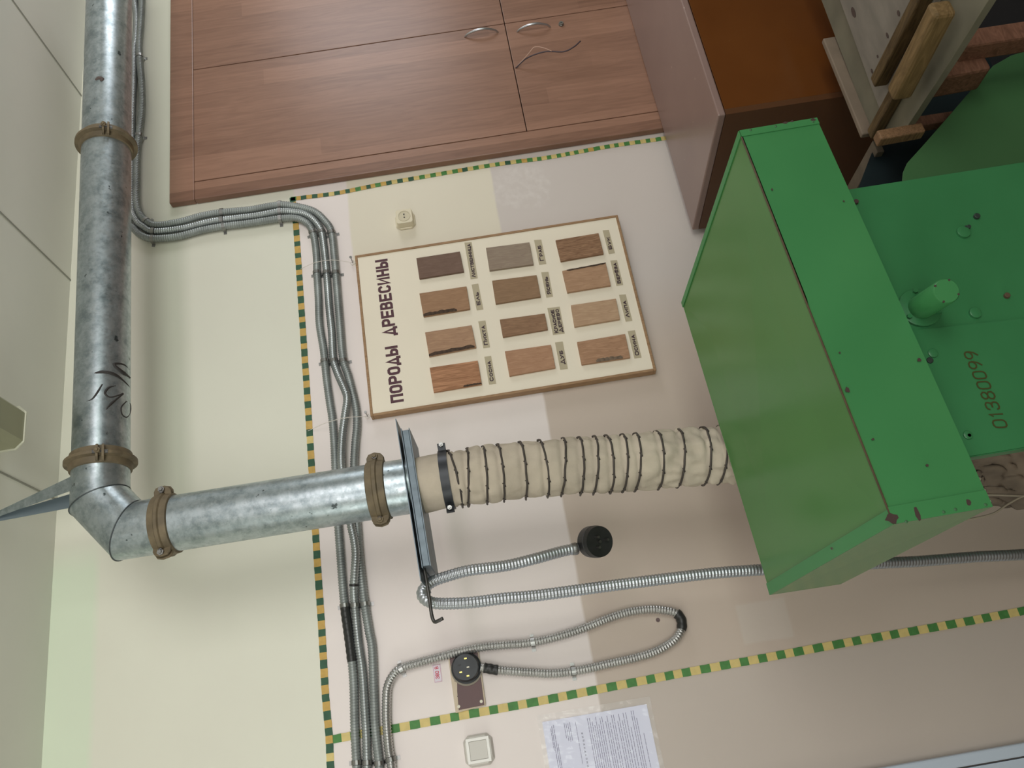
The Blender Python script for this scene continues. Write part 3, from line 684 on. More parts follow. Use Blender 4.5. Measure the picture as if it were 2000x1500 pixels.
def pipe(a,b,nm,par): 
    d=(b-a).normalized(); L=(b-a).length
    mb=MB(); mb.lathe(a,d,[(0,RD),(L,RD)],56); o=mb.build(nm,GALV,par,'auto'); return o
pipe(A0,c2,'duct_pipe',dt); pipe(c2,c1,'duct_pipe',dt); pipe(c3,c4,'duct_pipe',dt); pipe(c4,A3,'duct_pipe',dt)
vs,fs=mitre([c1,A1,A2,c3],RD,56); el=obj('elbow',vs,fs,GALV,dt,True)
bm=bmesh.new(); bm.from_mesh(el.data)
for e in bm.edges:
    if len(e.link_faces)==2 and e.calc_face_angle(0)>.3: e.smooth=False
bm.to_mesh(el.data); bm.free()
SEAM=mat('seam',(84,90,92),.5,.6)
for i,(p,t1,t2) in enumerate(((A1,(A1-c1).normalized(),(A2-A1).normalized()),(A2,(A2-A1).normalized(),dB))):
    nn=(t1+t2).normalized(); uu=V((0,-1,0)); w=t2.cross(uu).normalized(); ring=[]
    for k in range(57):
        a=2*math.pi*k/56; o=(uu*math.cos(a)+w*math.sin(a))*(RD+.0005); ring.append(p+o+t2*(-o.dot(nn)/t2.dot(nn)))
    MB().tube(ring,.0017,6,False).build('weld_seam',SEAM,el,True)
def clamp(c,d,lugs,full=True):
    w=.024; rg=.011 if abs(d.z)>.7 else .018
    mb=MB(); mb.lathe(c-d*w,d,[(0,RD+.001),(.002,RD+.005),(.017,RD+.007),(.020,RD+rg),(.028,RD+rg),(.031,RD+.007),(.046,RD+.005),(.048,RD+.001)],56)
    o=mb.build('clamp_ring',CLAMP,dt,'auto')
    for L in lugs:
        L=V(L).normalized(); L=(L-d*L.dot(d)).normalized(); s=d.cross(L)
        base=c+L*(RD+.004)
        mb=MB()
        for sgn in (-1,1):
            # two ears with rounded outline facing one another
            pts=[]
            for a,b in ((-.026,-.008),(-.025,.010),(-.018,.019),(0,.023),(.018,.019),(.025,.010),(.026,-.008)): pts.append(base+d*a*.85+L*b)
            mb.slab([p+s*(.004*sgn) for p in pts],.006,s*sgn)
        lug=mb.build('lug',CLAMP,o,bevel=.001)
        MB().tube([base+L*.010-s*.018,base+L*.010+s*.018],.005,12).build('bolt',DSTEEL,o,'auto')
        mb=MB(); mb.lathe(base+L*.010+V((0,-.012,0)),(0,-1,0),[(0,.0085),(.005,.0085),(.005,.0055),(.009,.0045)],6); 
        mb.build('bolt_head',STEEL if full else CLAMP,o,'auto')
clamp(c1,dA,[(0,-1,-.45),(0,1,.45)],False)
clamp(c2,dA,[(0,-1,-.45),(0,1,.45)],False)
clamp(c3,dB,[(1,-.35,0),(-1,-.35,0)])
clamp(c4,dB,[(1,-.2,0),(-1,-.2,0)],False)
# sheet-metal hanger strap going from the elbow up to the ceiling
yc=(A1.y-.02); s0=WZ(-45,1018,CZ-.002); s0b=WZ(-45,1024,CZ-.002)
MB().slab([W(142,929,yc-.03),W(144,956,yc-.03),s0b,s0],.0016).build('hanger_strap',GALV,dt)
MB().slab([W(146,962,yc+.02),W(146,990,yc+.02),WZ(-45,1026,CZ-.002),WZ(-45,1019,CZ-.002)],.0016).build('hanger_strap',mat('strap_blue',(132,146,156),.4,.7),dt)
# marker strokes on the duct
def cyl_hit(px,py,a,d,r):
    o=CP; dr=ray(px,py).normalized(); w=o-a
    dp=dr-d*dr.dot(d); wp=w-d*w.dot(d)
    A=dp.dot(dp); B=2*dp.dot(wp); Cc=wp.dot(wp)-r*r; D=B*B-4*A*Cc
    if D<0: D=0
    return o+dr*((-B-math.sqrt(D))/(2*A))
def stroke(name,pts,ws,par,m,hit):
    nm_k = name=='marker_stroke'
    P=catmull([hit(*p) for p in pts],.003); n=len(P)
    rs=[]
    for i in range(n):
        f=i/(n-1)*(len(ws)-1); k=min(int(f),len(ws)-2); rs.append(ws[k]+(ws[k+1]-ws[k])*(f-k))
    P=[p+(p-CP).normalized()*.0012 for p in P]
    MB().tube(P,[x*(1.7 if nm_k else 1.25) for x in rs],6).build(name,m,par,True)
hit=lambda x,y: cyl_hit(x,y,A0,dA,RD-.0006)
MARK=mat('marker',(42,38,36),.6)
par=[o for o in dt.children if o.name.startswith('duct_pipe')][1]
for pts,ws in (([(171,734),(200,727),(225,733),(245,748),(253,757)],[.0008,.003,.0035,.002,.001]),([(253,738),(238,727),(222,712),(240,712),(252,722)],[.002,.004,.003,.002,.001]),
  ([(200,751),(189,769),(180,780),(168,785)],[.0015,.0022,.002,.001]),([(226,754),(213,757),(205,768),(213,776),(226,774),(240,769)],[.0012,.002,.002,.0016,.0016,.0018]),([(240,769),(222,784),(212,794),(207,801)],[.002,.0022,.0022,.0012]),
  ([(246,784),(236,796),(238,810),(247,815),(254,805),(254,790),(246,784)],[.0014,.0018,.0016,.0014,.0012,.0012,.0012])):
    stroke('marker_stroke',pts,ws,par,MARK,hit)
par2=[o for o in dt.children if o.name.startswith('duct_pipe')][0]
for pts,ws in (([(187,157),(193,153),(200,155),(197,159)],[.003,.0055,.0055,.003]),([(207,155),(222,158)],[.0006,.0006]),([(230,168),(243,174),(252,184)],[.0006,.001,.0006]),([(184,192),(189,193)],[.0015,.0012]),([(230,205),(238,207)],[.001,.001])):
    stroke('scuff',pts,ws,par2,mat('scuff',(96,84,80),.8),hit)

GALV2=mat('galv_dull',(112,124,132),.45,.55,var=.25,vscale=40)
# ---------------------------------------------------------------- blast gate with wire hook
gz=(A3-CP); gt=empty('blast_gate',A3,'flat galvanised sliding gate fitted across the bottom of the vertical duct','gate')
e1=WD(796,860); e2=WD(836,1118); e0=WD(788,842); e3=WD(836,1146)
ux=(e2-e1).normalized(); 
n_=V((0,0,-1)); n_=(n_-ux*n_.dot(ux)).normalized()
yv=V((0,1,0))
def gslab(a,b,y0,y1,t,off=0.0,ch=0):
    a=a+n_*off; b=b+n_*off
    pts=[a+yv*(y0+ch),a+yv*(y1-ch),a+ux*ch+yv*y1,b-ux*ch+yv*y1,b+yv*(y1-ch),b+yv*(y0+ch),b-ux*ch+yv*y0,a+ux*ch+yv*y0] if ch else [a+yv*y0,a+yv*y1,b+yv*y1,b+yv*y0]
    return MB().slab(pts,t,n_)
gslab(e0,e3,-.094,.094,.002,-.006).build('gate_plate',GALV2,gt)
gslab(e1,e2,-.076,.076,.018,-.003).build('housing',GALV2,gt,bevel=.002)
gslab(e1-ux*.004,e2+ux*.004,-.082,.082,.002,-.0045).build('rim',GALV2,gt)
gslab(e1-ux*.002,e2+ux*.002,-.080,.080,.002,.015).build('rim',GALV2,gt)
hk=catmull([W(823,1092,yD-.05),W(829,1115,yD-.055),W(838,1165,yD-.06),W(843,1200,yD-.06),W(848,1214,yD-.06),W(855,1213,yD-.065),W(866,1207,yD-.07)],.004)
MB().tube(hk,.0042,10).build('wire_hook',DSTEEL,gt,True)

# ---------------------------------------------------------------- canvas hose with spiral wire
cen=[(812,950),(835,946),(870,938),(900,934),(950,928),(1000,921),(1050,916),(1100,912),(1150,909),(1200,906),(1250,902),(1300,897),(1350,893),(1400,889),(1450,886),(1520,884),(1600,886),(1680,890)]
HP=catmull([W(x,y,yD) for x,y in cen],.004)
tops=[877,917,948,977,1018,1054,1102,1133,1163,1186,1218,1243,1285,1328,1377,1408]
bots=[897,910,945,976,1021,1064,1091,1131,1155,1188,1210,1232,1277,1317,1368,1395]
def along(px):
    best=min(range(len(cen)-1),key=lambda i:abs((cen[i][0]+cen[i+1][0])/2-px))
    for i in range(len(cen)-1):
        if cen[i][0]<=px<=cen[i+1][0]: best=i
    a,b=cen[best],cen[best+1]; f=(px-a[0])/(b[0]-a[0]); return W(px,a[1]+(b[1]-a[1])*f,yD)
rings=[]
for a,b in zip(tops,bots): rings.append(along((a+b)/2))
ringidx=[min(range(len(HP)),key=lambda i:(HP[i]-r).length) for r in rings]
hs=empty('canvas_hose',HP[0],'dirty canvas dust hose bound with wire rings, hanging from the sliding gate','hose')
n=72; vs=[];fs=[]; R0h=.0705
for i,p in enumerate(HP):
    d=(HP[min(i+1,len(HP)-1)]-HP[max(i-1,0)]).normalized(); u=(V((1,0,0))-d*d.x).normalized(); w=d.cross(u)
    dist=min(abs(i-j) for j in ringidx)*.004
    pinch=-.0035*math.exp(-(dist/.006)**2)
    past=i>ringidx[0]
    amp=.0045 if past else .0012
    late=max(0,min(1,(i-ringidx[10])/30))
    for k in range(n):
        a=2*math.pi*k/n
        q=V((math.cos(a)*2.0,math.sin(a)*2.0,i*.055))
        nz=noise.noise(q)*amp*1.5+noise.noise(q*2.3+V((5,1,2)))*amp*.6
        nz+=late*noise.noise(V((math.cos(a)*3,math.sin(a)*3,i*.12)))*.011
        bulge=.0012*min(1,dist/.012)*(1 if past else 0)
        r=R0h+pinch*(1 if past else 0)+bulge+nz*min(1,dist/.006+.25)
        vs.append(p+(u*math.cos(a)+w*math.sin(a))*r)
for i in range(len(HP)-1):
    for k in range(n):
        a=i*n+k;b=i*n+(k+1)%n; fs.append((a,b,b+n,a+n))
obj('canvas_sleeve',vs,fs,CANVAS,hs,True)
for j,(tp,bt) in enumerate(zip(tops,bots)):
    i=ringidx[j]; p=HP[i]; d=(HP[i+1]-HP[i-1]).normalized(); u=(V((1,0,0))-d*d.x).normalized(); w=d.cross(u)  # w ~ +-Y
    dl=(along(tp)-along(bt)).dot(d)/2; rr=[]
    rnd=random.Random(j)
    for k in range(49):
        a=2*math.pi*k/48; off=u*math.cos(a)+w*math.sin(a)
        front=max(0,-(off.y))
        ax=dl*math.cos(a)+.009*front+.0015*noise.noise(V((k*.3,j,0)))
        rr.append(p+off*(R0h+.0030+.0015*(noise.noise(V((math.cos(a)*2,math.sin(a)*2,j*3)))))+d*ax)
    kn=MB(); kn.tube(rr,.0026,7,False)
    for a in (.25,.9,1.7,2.3,2.9):
        ang=-a if w.y>0 else a
        k=int((ang/(2*math.pi)*48))%48; kn.tube([rr[k]-d*.004,rr[k]+(rr[k]-p).normalized()*.0024,rr[(k+1)%48]+d*.004],.0015,5)
    kn.build('wire_ring',WIRE,hs,True)
i=min(range(len(HP)),key=lambda i:(HP[i]-along(874)).length); p=HP[i]; d=(HP[i+1]-HP[i-1]).normalized()
mb=MB(); mb.lathe(p-d*.011,d,[(0,RD+.002),(0,RD+.006),(.022,RD+.006),(.022,RD+.002)],48); bc=mb.build('band_clamp',mat('band_black',(52,54,58),.4,.4,var=.2),hs,'auto')
for sgn in (1,-1):
    mb=MB(); L=V((sgn,-.3,0)).normalized(); L=(L-d*L.dot(d)).normalized(); s=d.cross(L)
    base=p+L*(RD+.004); mb.slab([base-d*.010,base+d*.010,base+d*.010+L*.020,base-d*.010+L*.020],.006,s); mb.build('clamp_tab',mat('band_black',(0,0,0)),bc,bevel=.001)
    mb=MB(); q=base+L*.012+V((0,-.012,0)); mb.lathe(q,(0,-1,0),[(0,.006),(.004,.006),(.004,.003),(.008,.003)],6); mb.build('screw',STEEL,bc,'auto')

# ---------------------------------------------------------------- ceiling light
yl=WZ(47,840,CZ-.085).y
cy=yl
LP=[W(x,y,cy) for x,y in ((38,803),(47,811),(47,865),(33,878),(12,880),(-30,868),(-38,850),(-38,815),(-25,803))]
lc=V((0,0,0))
for p in LP: lc+=p
lc/=len(LP)
zb_=min(p.z for p in LP); xl=min(p.x for p in LP); xr=max(p.x for p in LP); lamp=empty('ceiling_light',(lc.x,cy,CZ),'fluorescent ceiling light with octagonal end cap above the duct elbow','ceiling light')
hw=(xr-xl)/2; lx=(xl+xr)/2; zt_=CZ-.001; ht=zt_-zb_; k=hw*.32
oct_=[(lx-hw,zt_),(lx-hw,zb_+k),(lx-hw+k,zb_),(lx+hw-k,zb_),(lx+hw,zb_+k),(lx+hw,zt_)]
MB().slab([(x,cy,z) for x,z in oct_],.003,(0,1,0)).build('end_cap',mat('lamp_white',(206,206,186),.4),lamp)
MB().slab([(x,cy-1.2,z) for x,z in oct_],.003,(0,1,0)).build('end_cap',mat('lamp_white',(0,0,0)),lamp)
MB().slab([(lx+(x-lx)*.93,cy-1.197,z if z==zt_ else z+.004) for x,z in oct_],1.197,(0,1,0)).build('diffuser',mat('lamp_diffuser',(150,150,122),.25,var=.1,vscale=6),lamp)

# ---------------------------------------------------------------- small hole plug and marks on the wall
c=W(1285,1211); mb=MB(); mb.lathe(c+V((0,0,0)),(0,-1,0),[(0,.006),(.001,.006),(.0012,.0035),(.0006,.001)],16)
tag(mb.build('wall_plug',mat('wallplug',(110,92,92),.7)),'tiny dark screw plug in the wall inside the conduit loop','wall plug')

# ---------------------------------------------------------------- brown low cabinet
yb_=-.035
B_=W(1352,450,yb_); 
fc=WZ(1403,226,B_.z)
print('cabinet',B_,fc)
yf=fc.y; xL=(B_.x+fc.x)/2
yaw=(B_.x-fc.x)/(B_.y-fc.y)
cb=empty('low_cabinet',(xL+.5,(yf+yb_)/2,0),'low brown painted cabinet with a scuffed mauve top standing in front of the wardrobe','cabinet')
zc=B_.z; xRr=xL+1.15
BR1=chipped('cabinet_top_paint', (152,128,120),.3,.5,.76,(196,180,168),col2=(134,110,104),cs=40)
BR2=chipped('cabinet_front_paint', (112,66,28), .2,.5,.80,(140,100,70),col2=(88,48,18))
BR3=chipped('cabinet_side_paint', (90,58,34),.35,.4,.82,(140,100,70),col2=(88,56,34))
def cbox(x0,x1,y0,y1,z0,z1):
    sh=lambda x,y:(x+(y-yb_)*yaw,y)
    mb=MB(); a=[sh(x0,y0),sh(x1,y0),sh(x1,y1),sh(x0,y1)]
    return mb.add([(p[0],p[1],z0) for p in a]+[(p[0],p[1],z1) for p in a],[(0,3,2,1),(4,5,6,7),(0,1,5,4),(1,2,6,5),(2,3,7,6),(3,0,4,7)])
x0=B_.x
cbox(x0,xRr,yf,yb_,zc-.022,zc).build('top',BR1,cb,bevel=.004)
cbox(x0+.001,x0+.02,yf+.001,yb_,.06,zc-.0225).build('side_panel',BR3,cb)
cbox(xRr-.02,xRr,yf+.001,yb_,.06,zc-.0225).build('side_panel',BR3,cb)
dmid=(x0+.02+xRr-.02)/2
dA_=cbox(x0+.021,dmid-.001,yf+.002,yf+.020,.065,zc-.024).build('door',BR2,cb,bevel=.001)
dB_=cbox(dmid+.001,xRr-.021,yf+.002,yf+.020,.065,zc-.024).build('door',BR2,cb,bevel=.001)
cbox(x0+.021,xRr-.021,yf+.03,yb_,.06,.08).build('bottom_panel',BR3,cb)
cbox(x0+.01,xRr-.01,yf+.04,yb_,0,.06).build('plinth',BR3,cb)

# ---------------------------------------------------------------- green machine
yF=-1.03; yR=-.52
FT_R=W(1444,256,yF); FT_L=W(1746,1024,yF); FB_R=W(1595,231,yF); FB_L=W(1938,990,yF)
RT_R=W(1332,591,yR); RT_L=W(1505,1162,yR); RB_L=W(1642,1141,yR)
for nme,p in (('FT_R',FT_R),('FT_L',FT_L),('FB_R',FB_R),('FB_L',FB_L),('RT_R',RT_R),('RT_L',RT_L),('RB_L',RB_L)): print(nme,[round(v,3) for v in p])
RB_R=RT_R+(RB_L-RT_L)
gm=empty('woodworking_machine',((FT_R.x+FT_L.x)/2,-.8,0),'green enamelled woodworking machine with a large sheet metal hood','machine')
hood=empty('hood',((FT_R.x+FT_L.x)/2,-.8,FB_L.z)); hood.parent=gm; hood.location=V(hood.location)-gm.location
th=.003
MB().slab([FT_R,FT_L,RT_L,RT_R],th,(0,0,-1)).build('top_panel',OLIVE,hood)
MB().slab([FT_R,FB_R,FB_L,FT_L],th,(0,1,0)).build('front_panel',GREEN,hood)
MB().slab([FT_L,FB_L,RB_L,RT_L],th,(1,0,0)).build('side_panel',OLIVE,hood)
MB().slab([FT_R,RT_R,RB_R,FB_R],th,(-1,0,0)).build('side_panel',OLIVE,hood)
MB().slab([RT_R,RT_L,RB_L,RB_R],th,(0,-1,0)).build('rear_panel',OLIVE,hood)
# folded flanges
def flange(a,b,ina,inb,w,nrm,m,nm='flange'):
    da=(ina-a).normalized()*w; db=(inb-b).normalized()*w
    return MB().slab([a,b,b+db,a+da],.002,nrm).build(nm,m,hood)
ntop=(FT_L-FT_R).cross(RT_R-FT_R).normalized(); ntop=ntop if ntop.z>0 else -ntop
flange(FT_L+ntop*.0005,RT_L+ntop*.0005,FT_R,RT_R,.026,ntop,GREEN)
flange(FT_R+ntop*.0005,RT_R+ntop*.0005,FT_L,RT_L,.014,ntop,GREEN)
flange(FT_L+V((0,-.0005,0)),FB_L+V((0,-.0005,0)),FT_R,FB_R,.030,(0,-1,0),GREEN)
flange(FT_R+V((0,-.0005,0)),FB_R+V((0,-.0005,0)),FT_L,FB_L,.016,(0,-1,0),GREEN)
MB().tube([FT_R.lerp(FT_L,.02)+V((0,-.0005,.0005)),FT_R.lerp(FT_L,.5)+V((0,-.0005,.001)),FT_L.lerp(FT_R,.02)+V((0,-.0005,.0005))],.0019,6).build('seam',mat('rust',(92,74,54),.8,var=.3,vscale=40),hood,True)
RIV=mat('rivet',(62,104,66),.5); CHIP=mat('paint_chip',(70,52,48),.8)
def onF(px,py,y): return W(px,py,y)
for px,py in ((1466,254),(1515,247),(1588,238),(1770,1019),(1843,1000),(1866,995),(1925,986)):
    MB().lathe(onF(px,py,yF-.0022),(0,-1,0),[(0,.003),(.001,.0028),(.0016,.0012)],10).build('rivet',RIV,hood,'auto')
rnd=random.Random(9)
def chip(px,py,rx,ry,y,par,ang=0,m=CHIP):
    c=W(px,py,y); n=11; pts=[]
    for k in range(n):
        a=2*math.pi*k/n; rr=rnd.uniform(.7,1.15); dx,dz=math.cos(a)*rx*rr,math.sin(a)*ry*rr
        pts.append(c+V((dx*math.cos(ang)-dz*math.sin(ang),0,dx*math.sin(ang)+dz*math.cos(ang))))
    MB().slab(pts,.0004,(0,-1,0)).build('paint_chip',m,par)
for a in ((1742,1012,.010,.012),(1792,1005,.015,.004),(1892,981,.006,.005),(1534,240,.003,.006),(1547,237,.003,.004),(1588,234,.004,.006),(1655,761,.006,.004),(1640,689,.002,.002),(1811,909,.003,.003),(1705,858,.002,.003),(1508,370,.003,.002),(1648,393,.002,.002),(1795,703,.004,.004)): chip(*a,yF-.0023,hood)
# lathed body plate below the hood
yP1=-1.0
PR0=W(1655,376,yP1); PR1=W(2000,317,yP1); PL0=W(1888,893,yP1); PL1=W(2000,869,yP1)
bxr=(PR0.x+PR1.x)/2; bxl=(PL0.x+PL1.x)/2; bzt=(PR0.z+PL0.z)/2+.05
print('body',bxr,bxl,bzt,PR1.z,PL1.z)
MB().box((bxl+.22,yP1+.004,.0),(bxr,-.80,bzt)).build('body_casing',GREEN2,gm)
MB().box((bxl,yP1+.004,.0),(bxl+.22,-.96,bzt)).build('body_flange',GREEN2,gm)
bp=MB().box((bxl-.004,yP1,.03),(bxr+.004,yP1+.004,bzt)).build('front_plate',GREEN2,gm,bevel=.001)
MB().box((bxl+.26,-.80,0),(bxr-.10,-.33,W(1680,890,yD).z-.002)).build('dust_outlet',GREEN2,gm,bevel=.004)
# lower overlapping plate with a straight upper edge
q0=W(1785,645,yP1-.002); q1=W(1970,615,yP1-.002); 
MB().slab([(q0.x,yP1-.0005,q0.z+.01),(q0.x-.012,yP1-.0005,q1.z-.02),(bxl-.002,yP1-.0005,q1.z-.3),(bxl-.002,yP1-.0005,q0.z+.03)],.0025,(0,-1,0)).build('cover_plate',GREEN2,gm)
# peg
b0=W(1795,603,yP1); b1=W(1849,568,yP1-.115)
dp=(b1-b0).normalized(); L=(b1-b0).length
hd=MB().lathe(b0,dp,[(0,.024),(L-.003,.0235),(L,.0215)],32).build('round_handle',GREEN,gm,'auto')
MB().lathe(b0-dp*.0,(0,-1,0),[(0,.040),(.006,.040),(.008,.036)],32).build('handle_flange',GREEN2,hd,'auto')
for a in (0,2.1,4.2):
    MB().tube([b0+V((math.cos(a)*.034,-.008,math.sin(a)*.034)),b0+V((math.cos(a)*.034,-.013,math.sin(a)*.034))],.005,6).build('bolt',GREEN2,hd)
for a in (.3,1.9,3.3,5): 
    u=dp.orthogonal().normalized(); w=dp.cross(u); p_=b1+(u*math.cos(a)+w*math.sin(a))*.021
    MB().tube([p_-dp*.002,p_+dp*.0006],.0022,6).build('paint_chip',CHIP,hd)
BOLT=mat('bolt_dark',(38,52,44),.6)
for px,py,r,m_ in ((1882,453,.013,GREEN2),(1908,422,.006,BOLT),(1822,690,.009,GREEN2),(1816,704,.006,BOLT),(1890,850,.008,GREEN2),(1892,851,.004,BOLT),(1967,577,.0055,mat('rust',(0,0,0))),(1905,611,.011,GREEN2),(1672,394,.005,CHIP),(1892,443,.004,BOLT),(1886,444,.003,BOLT)):
    MB().lathe(W(px,py,yP1-.0036),(0,-1,0),[(-.0035,r),(.002,r),(.003,r*.8)],20).build('bolt',m_,gm,'auto')
t0=W(1966,836,yP1-.0036); t1=W(1902,686,yP1-.0036); tz=W(1941,836,yP1-.0036)
letters('lettering','01380099',t0+V((0,0,-.004)),t1.x-t0.x,(tz.z-t0.z)*1.15,mat('number_brown',(64,62,18),.6),gm,.0028,italic=.12,gap=.45)
# side wing of the machine seen behind the front plate
def up0(p,z=.0): return V((p.x,p.y,max(p.z,z)))
yS=-.77
wp=[(1762,362),(1764,336),(1772,318),(1800,287),(1850,230),(1900,172),(1940,128),(1975,108),(2060,85),(2060,330)]
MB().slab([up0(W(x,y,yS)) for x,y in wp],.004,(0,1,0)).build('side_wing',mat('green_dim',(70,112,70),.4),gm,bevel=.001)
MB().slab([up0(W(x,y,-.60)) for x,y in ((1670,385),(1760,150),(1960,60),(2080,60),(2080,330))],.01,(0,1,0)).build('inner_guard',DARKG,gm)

# ---------------------------------------------------------------- wooden bench with boards (upper right)
PLY=mat('plywood_pale',(134,126,116),.7,var=.25,vscale=7,stretch=(1,3,1),detail=6)
PLY2=mat('plywood_green',(122,116,98),.75,var=.25,vscale=9)
OAKD=wood('batten_wood',(66,50,30),(104,84,54),(20,3,20),3,.65)
OAKL=wood('bar_wood',(98,78,48),(134,108,72),(20,3,20),3,.6)
REDW=wood('reddish_wood',(100,68,52),(136,96,76),(5,20,20),3,.65)
cor=W(1702,262,-.66); zT=cor.z
def Z_(x,y,z=None): return WZ(x,y,zT if z is None else z)
bn=empty('wooden_bench',(cor.x+.3,cor.y-.2,.019),'rough wooden bench top of pale plywood on reddish rails behind the green machine','bench')
bt=MB().slab([Z_(1704,264),Z_(1757,270),Z_(1858,116),Z_(1975,-70),Z_(1570,-90)],.018,(0,0,-1)).build('bench_top',PLY2,bn,bevel=.001)
MB().slab([Z_(1700,166,zT+.016),Z_(1722,225,zT+.016),Z_(1745,190,zT+.016),Z_(1830,-10,zT+.016),Z_(1880,-90,zT+.016),Z_(1604,-90,zT+.016),Z_(1640,0,zT+.016)],.015,(0,0,-1)).build('plywood_sheet',PLY,bn,bevel=.001)
for px,py,r1,r2 in ((1667,24,.008,.016),(1755,26,.005,.008),(1733,69,.004,.008),(1714,110,.003,.004),(1703,139,.004,.007)):
    c=Z_(px,py,zT+.0165); mb=MB(); pts=[c+V((math.cos(a)*r2,math.sin(a)*r1,0)) for a in [2*math.pi*k/14 for k in range(14)]]
    mb.slab(pts,.0006,(0,0,1)).build('knot',mat('knot',(74,58,52),.8),bn)
# batten lying on the sheet
b0=Z_(1703,160,zT+.02); b1=Z_(1792,-14,zT+.02)
def beam(a,b,w,h,m,nm,par,up=V((0,0,1)),bev=.003):
    a=V(a);b=V(b); d=(b-a).normalized(); s=d.cross(up).normalized(); u=s.cross(d)
    mb=MB(); P=[]
    for e in (a,b):
        for i,j in ((-1,-1),(1,-1),(1,1),(-1,1)): P.append(e+s*(i*w/2)+u*(j*h/2))
    mb.add(P,[(0,3,2,1),(4,5,6,7),(0,1,5,4),(1,2,6,5),(2,3,7,6),(3,0,4,7)])
    return mb.build(nm,m,par,bevel=bev)
sA=Z_(1716,160,zT+.034); sB=Z_(1815,-30,zT+.034)
beam(sA,sB,.030,.034,OAKD,'batten',bn,bev=.004)
# thick bar on top along the end, with the thin bar under it
tA=Z_(1706,262,zT+.014); tB=Z_(1800,92,zT+.014)
beam(tA,tB,.030,.028,OAKD,'rail',bn,bev=.005)
hA=Z_(1755,183,zT+.052); hB=Z_(1842,14,zT+.052)
hb=beam(hA,hB,.042,.046,OAKL,'round_edged_bar',bn,bev=.008)
# slat along the rear edge
lA=Z_(1702,258,zT+.006); lB=Z_(1624,70,zT+.006)
beam(lA+V((0,.012,0)),lB+V((0,.012,0)),.016,.045,mat('slat_pale',(128,112,96),.7,var=.15,vscale=20),'slat',bn,bev=.003)
beam(lA+V((.012,.014,-.04)),V((lA.x+.012,lA.y+.0141,.019)),.03,.03,REDW,'leg',bn)
# reddish rail, leg
rA=W(1765,185,-.86); rB=W(1915,163,-.95)
ra=Z_(1800,200,zT-.05)
blk=beam(W(1775,166,-.84),W(1915,140,-.84),.05,.075,REDW,'end_block',bn,up=V((0,1,0)),bev=.008)
beam(W(1712,271,-.80),W(1800,255,-.80),.028,.03,wood('end_grain',(104,78,54),(146,112,82),(40,6,40),3),'end_block',bn,up=V((0,1,0)),bev=.004)
lgT=W(1870,92,-.9); lgB=V((lgT.x,lgT.y,.019))
beam(lgT,lgB,.05,.055,REDW,'leg',bn,up=V((0,1,0)),bev=.006)
lg=beam(V((bn.location.x+.35,-.85,zT-.02)),V((bn.location.x+.35,-.85,.019)),.05,.05,REDW,'leg',bn,up=V((0,1,0)))
# grey lath on the floor side of the hood, running back towards the wall
l0=WZ(1716,285,zT-.03); l1=WZ(1664,376,zT-.03)
bo=beam(l0,l1,.040,.020,mat('grey_lath',(112,100,84),.8,var=.3,vscale=18),'loose_lath',None,bev=.002)
tag(bo,'short grey wooden lath wedged between green hood and bench','lath')
tag(MB().box((1.36,-1.5,0),(2.6,-.57,.018)).build('added_dark_mat',mat('mat_black',(30,31,33),.7,var=.3,vscale=5),bevel=.003),'black mat added on the floor to darken the area under the wooden bench','mat')  # added mat, fills in the black area under the bench

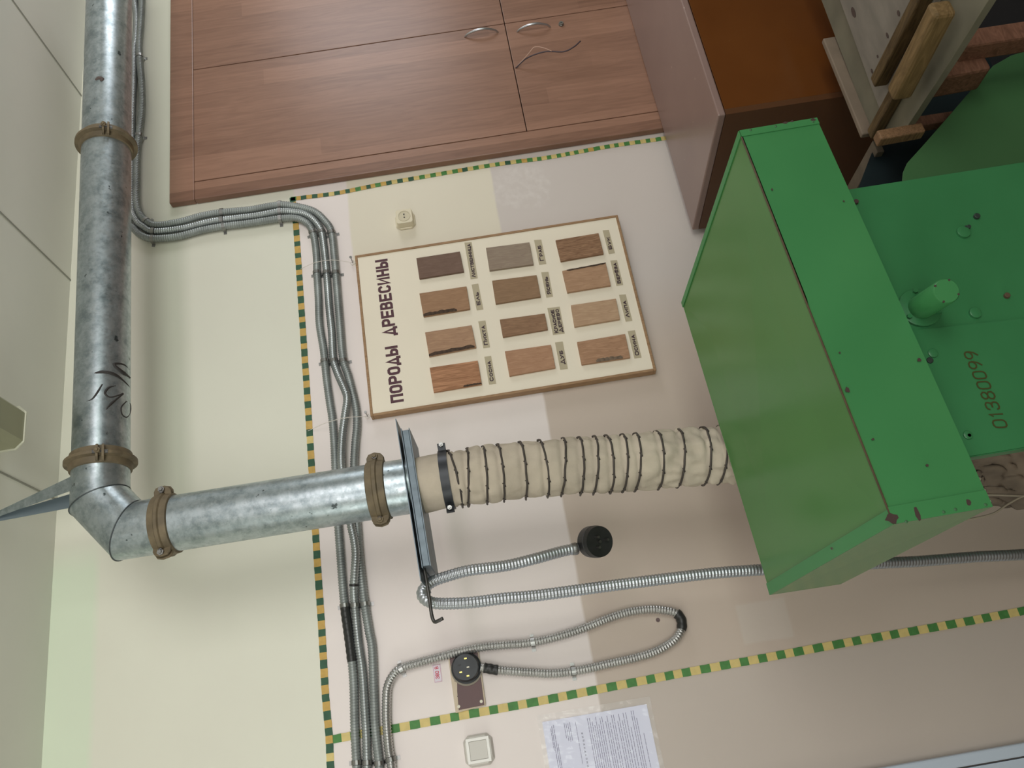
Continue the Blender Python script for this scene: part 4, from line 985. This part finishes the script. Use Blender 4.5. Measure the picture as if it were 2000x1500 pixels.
# ---------------------------------------------------------------- clutter under the machine: canvas rag and thin cables
RAG=mat('rag',(122,108,92),.9,var=.4,vscale=14)
vs=[];fs=[];nu,nv=40,24
c0=W(1880,880,-.9);c1_=W(2060,850,-.9);c2_=W(2060,1000,-.66);c3_=W(1935,985,-.66)
for j in range(nv+1):
    for i in range(nu+1):
        a=i/nu;b=j/nv; p=(c0.lerp(c1_,a)).lerp(c3_.lerp(c2_,a),b)
        dd=noise.noise(V((a*6,b*9,0)))*.03+noise.noise(V((a*3-b*6,b*14,4)))*.015
        vs.append(p+V((0,dd,0)))
for j in range(nv):
    for i in range(nu):
        a=j*(nu+1)+i; fs.append((a,a+1,a+nu+2,a+nu+1))
rg=obj('canvas_rag',vs,fs,RAG,None,True); tag(rg,'crumpled grey brown cloth hanging behind the machine below the hood','cloth')
m_=rg.modifiers.new('s','SOLIDIFY'); m_.thickness=.003
WR=mat('thin_wire',(150,140,122),.5)
for pts,lb in (([(1870,1017),(1900,1013),(1940,1003),(1968,985),(2000,968),(2050,950)],'thin pale cable curving under the lower corner of the green hood'),([(1915,966),(1950,967),(2000,969),(2060,972)],'straight thin cable level beside the cloth under the machine')):
    o=MB().tube(catmull([W(x,y,-.72) for x,y in pts],.005),.0022,8).build('thin_cable',WR,None,True); tag(o,lb,'cable')

# ---------------------------------------------------------------- light
def area(name,loc,rot,sx,sy,e,col):
    l=bpy.data.lights.new(name,'AREA'); l.shape='RECTANGLE'; l.size=sx; l.size_y=sy; l.energy=e; l.color=col
    o=bpy.data.objects.new(name,l); C.objects.link(o); o.location=loc; o.rotation_euler=rot; return o
# two tall windows behind the camera: pale sky in the upper lights, green trees in the lower ones
for xx,k_ in ((-1.55,1.0),(1.55,.92)):
    for zz,hh_,ee,cc in ((2.48,.62,16.5,(1,.90,.93)),(1.62,.80,18,(.93,1,.89))):
        a_=area('window_light',(xx,-5.0,zz),(math.radians(99),0,0),2.3,hh_,ee*k_,cc); a_.data.spread=math.radians(115)
a_=area('window_light',(-2.9,-2.0,2.0),(math.radians(100),0,math.radians(-90)),1.6,1.1,13,(.95,1,.95)); a_.data.spread=math.radians(110)
area('window_light',(4.1,-1.5,1.95),(math.radians(90),0,math.radians(90)),1.0,.9,22,(.93,.95,1))
w=bpy.data.worlds.new('world'); SC.world=w; w.use_nodes=True
w.node_tree.nodes['Background'].inputs[0].default_value=(.86,.92,.95,1); w.node_tree.nodes['Background'].inputs[1].default_value=.30
